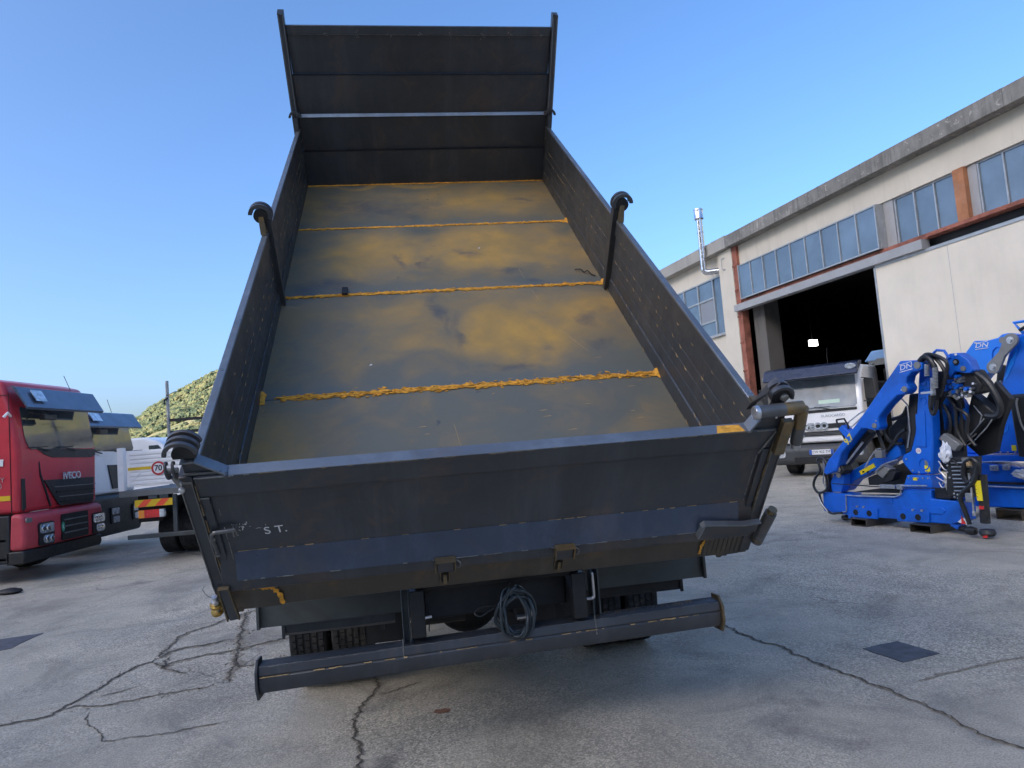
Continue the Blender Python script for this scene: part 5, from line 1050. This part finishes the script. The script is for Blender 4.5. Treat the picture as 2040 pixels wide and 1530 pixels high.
tubey(C1,'hook_frame',[(.37,1.403),(.50,1.411),(.555,1.313),(.54,1.22),(.488,1.096),(.37,1.37),(.37,1.403)],.05,.013,BLK,False); slab([(.42,1.28),(.50,1.33),(.62,1.20),(.54,1.14)],.0,.12,'lug_block',BLUE,C1); tubey(C1,'steel_pipe',[(.50,1.34),(.62,1.40),(.75,1.47),(.86,1.50)],.07,.008,SILV); tubey(C1,'steel_pipe',[(.56,1.28),(.66,1.34),(.8,1.44)],.07,.008,SILV)
tubey(C1,'tie_rod',[(.245,.535),(1.236,.513),(1.9,.535)],-.02,.007,BLK,False); tubey(C1,'steel_pipe',[(1.30,.545),(1.66,.555)],-.03,.010,SILV,False); m = MB(); m.box(1.0,1.22,-.03,.01,.50,.55); m.box(1.26,1.34,-.05,.0,.50,.56); m.build('slew_valve', SILV, C1, .004)
slab([(.90,.70),(1.02,.80),(1.14,.74),(1.02,.62)], .02, .14, 'swivel_block', GREY, C1, .008); slab([(1.02,.56),(1.14,.60),(1.20,.70),(1.10,.72)], .04, .16, 'swivel_block', BLK, C1, .008); tubey(C1,'steel_pipe',[(.95,.72),(1.08,.80),(1.20,.84),(1.28,.86)],.0,.010,SILV)
slab([(.50,.42),(1.22,.44),(1.22,.52),(1.0,.50),(.6,.44)], .05, .3, 'slew_housing', BLK, C1); tubey(C1,'steel_pipe',[(1.33,1.62),(1.41,1.53),(1.40,1.20),(1.34,1.0)],.13,.010,SILV,False)
for p, r in (([(.98,1.30),(1.05,1.12),(1.14,1.06),(1.25,1.05)], .02), ([(1.0,.95),(1.12,1.05),(1.22,1.16),(1.32,1.22)], .022), ([(.9,1.25),(.96,1.05),(1.0,.92)], .025), ([(1.15,1.36),(1.3,1.4),(1.38,1.5)], .025)): tubey(C1, 'hydraulic_hose', p, .16, r, HOSE)
slab([(.98,1.24),(1.2,1.42),(1.40,1.62),(1.42,1.0),(1.25,.84),(.95,.96)], .28, .34, 'dark_backing', BLK, C1)  # black slabs added behind the gaps to make them read dark
slab([(.60,.60),(1.15,.80),(1.30,.70),(1.30,.52),(.60,.50)], .24, .30, 'dark_backing', BLK, C1)
slab([(1.85,1.25),(2.05,1.5),(2.2,1.72),(2.35,1.5),(2.2,1.2),(2.1,.9),(1.9,.85),(1.75,1.0)], .60, .68, 'dark_backing', BLK, C1)
slab([(1.62,1.9),(1.93,1.9),(1.98,1.5),(1.92,.75),(1.60,.70)], .30, .36, 'dark_backing', BLK, C1)
for p in ([(1.78,1.5),(1.84,1.3),(1.80,1.1),(1.85,.95)], [(1.82,1.62),(1.92,1.45),(1.90,1.2),(1.98,1.0)], [(1.90,1.45),(2.05,1.35),(2.02,1.15),(2.1,1.0)]): tubey(C1, 'hydraulic_hose', p, .27, .02, HOSE)
slab([(1.72,1.10),(1.80,1.16),(1.98,1.02),(1.90,.94)], .18, .28, 'swivel_block', GREY, C1, .01)
tubey(C1,'steel_pipe',[(.72,.75),(.80,.86),(.92,.98),(1.0,1.0)],.08,.010,SILV); m = MB(); m.box(.93,1.04,.03,.10,.88,.98); m.build('swivel_block', GREY, C1, .005)
for i, (a, b) in enumerate(((.55,.80),(1.42,1.70))):
    ch = thing('steel_channel', ('rusty steel channel under the left end of the nearer blue crane', 'rusty steel channel under the right end of the nearer blue crane')[i], 'channel', (4.213, 9.8996, 0), R(-67.89), 'steel channels under the cranes')
    m = MB(); m.box(a,b,-.10,.5,.002,.012); m.box(a,b,-.10,.5,.090,.0985); m.box(b-.012,b,-.10,.5,.012,.090); m.box(a,a+.012,-.10,.5,.012,.090); m.build('channel_section', DKB, ch, smooth=False)
pb = thing('plastic_bag', 'crumpled white plastic bag hung on the control block of the nearer blue crane', 'bag', Matrix.Translation((4.213, 9.8996, 0)) @ Matrix.Rotation(R(-67.89), 4, 'Z') @ Vector((1.97,-.06,.95)), R(-67.89))
bm = bmesh.new(); bmesh.ops.create_icosphere(bm, subdivisions=4, radius=1); m = MB(); V = []
for v in bm.verts:
    q = v.co; k = 1+.35*noise.noise(q*2.2)+.16*noise.noise(q*6); V.append((q.x*.062*k*(1.15 if q.z < 0 else .8), q.y*.05*k, q.z*.115*k))
m.add(V, [[v.index for v in f.verts] for f in bm.faces]); bm.free(); m.build('bag_body', PLASTIC, pb)

C2 = thing('loader_crane', 'lighter blue loader crane with grey link plate at the right edge of the picture', 'crane', (5.784, 9.516, 0), R(-67.89))
b2 = slab([(.05,.704),(.463,.705),(.96,.65),(1.6,.65),(1.6,.172),(.387,.138),(.02,.156)], 0, .42, 'base_beam', BLUE, C2, .01); slab([(.411,.44),(1.6,.44),(1.6,.47),(.411,.47)], -.02, -.001, 'black_strip', BLK, b2, .002)
tubey(b2,'piston_rod',[(.438,.412),(.977,.407),(1.5,.405)],-.03,.010,SILV,False); tubey(b2,'steel_pipe',[(.40,.71),(.659,.725),(.867,.72),(1.0,.66)],-.03,.008,SILV)
cl = slab([(1.03,2.24),(1.12,2.28),(1.45,2.24),(1.45,.812),(.409,.816),(.358,.853),(.349,.927),(.41,.963),(.564,1.014),(.661,1.337),(.793,1.67),(.853,1.861),(.96,2.145)], .1, .42, 'column', BLUE, C2, .02)
m = MB(); m.poly([(.40,.97),(.60,1.03),(.78,1.12),(.82,1.18),(.80,1.10),(.62,1.0)], 'y', .092, .0995); m.build('pressed_rib', BLUEL, cl); m = MB(); m.poly([(.85,1.72),(.98,1.93),(1.05,2.10),(1.03,2.12),(.93,1.94),(.84,1.76)], 'y', .092, .0995); m.build('pressed_rib', BLUEL, cl)
m = MB(); m.box(.82,.875,.094,.0995,.85,.92); m.build('warning_label', LBL, cl, smooth=False)
for k in range(6): disc(cl,'bolt_head',.50+.09*k,.835,.010,.098,SILV)
disc(cl,'pivot_pin',.40,.90,.04,.098,GREY); disc(cl,'bolt_head',.52,.80,.012,.098,SILV)
bo = slab([(.453,2.3),(.608,2.275),(.76,2.29),(.812,2.325),(.883,2.33),(1.017,2.29),(.782,2.083),(.63,1.90),(.505,1.767),(.383,1.95),(.24,2.08)], .2, .36, 'main_boom', BLUEL, C2, .014)
text('maker_mark', 'DN', .085, CHALK, bo, (.545,.196,2.225), (R(90),R(4),0), .001, sx=1.35, shear=.2); m = MB(); m.box(.46,.63,.194,.1985,2.178,2.185); m.box(.46,.63,.194,.1985,2.263,2.269); m.build('maker_mark_frame', CHALK, bo, smooth=False)
m = MB(); m.tube(smooth_path([(.62,.195,1.93),(.66,.195,2.0),(.68,.195,2.12),(.74,.195,2.17),(.81,.195,2.13)],5), .008, 6); m.build('pressed_rib', BLUE, bo)
disc(bo,'pivot_pin',.823,2.25,.04,.198,GREY); disc(bo,'pivot_pin',.745,2.03,.04,.198,GREY); disc(bo,'bolt_head',.475,2.27,.012,.198,SILV)
lx0, lz0, lx1, lz1 = 1.049, 2.218, .800, 1.915; an = math.degrees(math.atan2(lz0-lz1, lx0-lx1))
lk = slab(arc(lx0,lz0,.085,an-90,an+90,10)+[((lx0+lx1)/2-.045*math.sin(R(an)), (lz0+lz1)/2+.045*math.cos(R(an)))]+arc(lx1,lz1,.085,an+90,an+270,10)+[((lx0+lx1)/2+.045*math.sin(R(an)), (lz0+lz1)/2-.045*math.cos(R(an)))], -.02, .02, 'link_plate', GREY, C2, .005)
for x, z in ((lx0,lz0),(lx1,lz1)): disc(lk,'pin_washer',x,z,.045,-.02,SILV,.006); disc(lk,'pin_head',x,z,.025,-.026,SILV,.02)
tubey(C2,'boom_cylinder',[(.76,1.93),(.52,1.0)],.3,.085,BLK,False); tubey(C2,'piston_rod',[(.735,1.74),(.68,1.40)],.2,.02,SILV,False)
tubey(C2,'lifting_handle',[(1.13,2.29),(1.031,2.437),(1.3,2.43)],.12,.022,BLUEL,False); tubey(C2,'hydraulic_hose',[(1.10,2.33),(1.2,2.36),(1.35,2.3)],.1,.02,HOSE)
slab([(1.079,1.536),(1.10,1.55),(1.5,1.55),(1.5,.80),(1.10,.80)], -.25, -.02, 'oil_tank', BLK, C2, .03); tubey(C2,'steel_pipe',[(1.2,1.5),(1.18,1.42),(1.2,1.2),(1.24,1.1)],-.27,.012,GREY)
slab([(.0,.95),(.25,1.10),(.34,1.02),(.36,.86),(.26,.80),(.0,.80)], .3, .46, 'lower_arm', BLUE, C2, .02); slab([(-.1,.72),(1.5,.72),(1.5,.80),(-.1,.80)], .05, .4, 'slewing_ring', BLUE, C2)
tubey(C2,'hydraulic_hose',[(.46,1.90),(.60,1.80),(.71,1.68),(.77,1.52),(.79,1.38),(.72,1.30)],.05,.035,HOSE); m = MB(); m.box(.60,.70,-.04,.0,.61,.68); m.box(.76,.84,-.04,.0,.62,.69); m.build('valve_block', SILV, C2, .008)
for p in ([(.45,.98),(.52,1.15),(.60,1.30)], [(.50,.95),(.56,1.10),(.64,1.36)], [(.1,.9),(.3,1.05),(.5,1.25)]): tubey(C2,'steel_pipe',p,.22,.009,SILV,False)
slab([(.42,1.0),(.60,1.02),(.68,1.35),(.55,1.30)], .24, .3, 'dark_backing', BLK, C2)
pb = thing('plastic_wrap', 'torn translucent plastic wrap hanging on the base of the farther blue crane', 'wrap', Matrix.Translation((5.784, 9.516, 0)) @ Matrix.Rotation(R(-67.89), 4, 'Z') @ Vector((1.05,-.1,.57)), R(-67.89))
bm = bmesh.new(); bmesh.ops.create_icosphere(bm, subdivisions=4, radius=1); m = MB(); V = []
for v in bm.verts:
    q = v.co; k = 1+.45*noise.noise(q*2.5+Vector((5,0,0)))+.2*noise.noise(q*6); V.append((q.x*.12*k, q.y*.05*k, q.z*.06*k-.02*q.x))
m.add(V, [[v.index for v in f.verts] for f in bm.faces]); bm.free(); m.build('wrap_body', pbr('grey_plastic_film', (.5,.53,.58), .35, 0, .15, 12), pb)
ch = thing('steel_channel', 'steel channel under the farther blue crane at the right edge', 'channel', (5.784, 9.516, 0), R(-67.89), 'steel channels under the cranes')
m = MB(); m.box(.60,.92,-.03,.5,.002,.012); m.box(.60,.92,-.03,.5,.122,.136); m.box(.60,.612,-.03,.5,.012,.122); m.box(.908,.92,-.03,.5,.012,.122); m.build('channel_section', DKB, ch, smooth=False)
# stone by the left edge
st = MB(); bm = bmesh.new(); bmesh.ops.create_icosphere(bm, subdivisions=2, radius=1); st.add([(v.co.x*.16*(1+.4*noise.noise(v.co*2)), v.co.y*.1, max(0, v.co.z*.05+.03)) for v in bm.verts], [[v.index for v in f.verts] for f in bm.faces]); bm.free()
o = st.build('stone', CHAS); o.location = (-6.85, 9.35, 0); tag(o, 'flat dark stone on the ground in front of the red truck', 'stone')
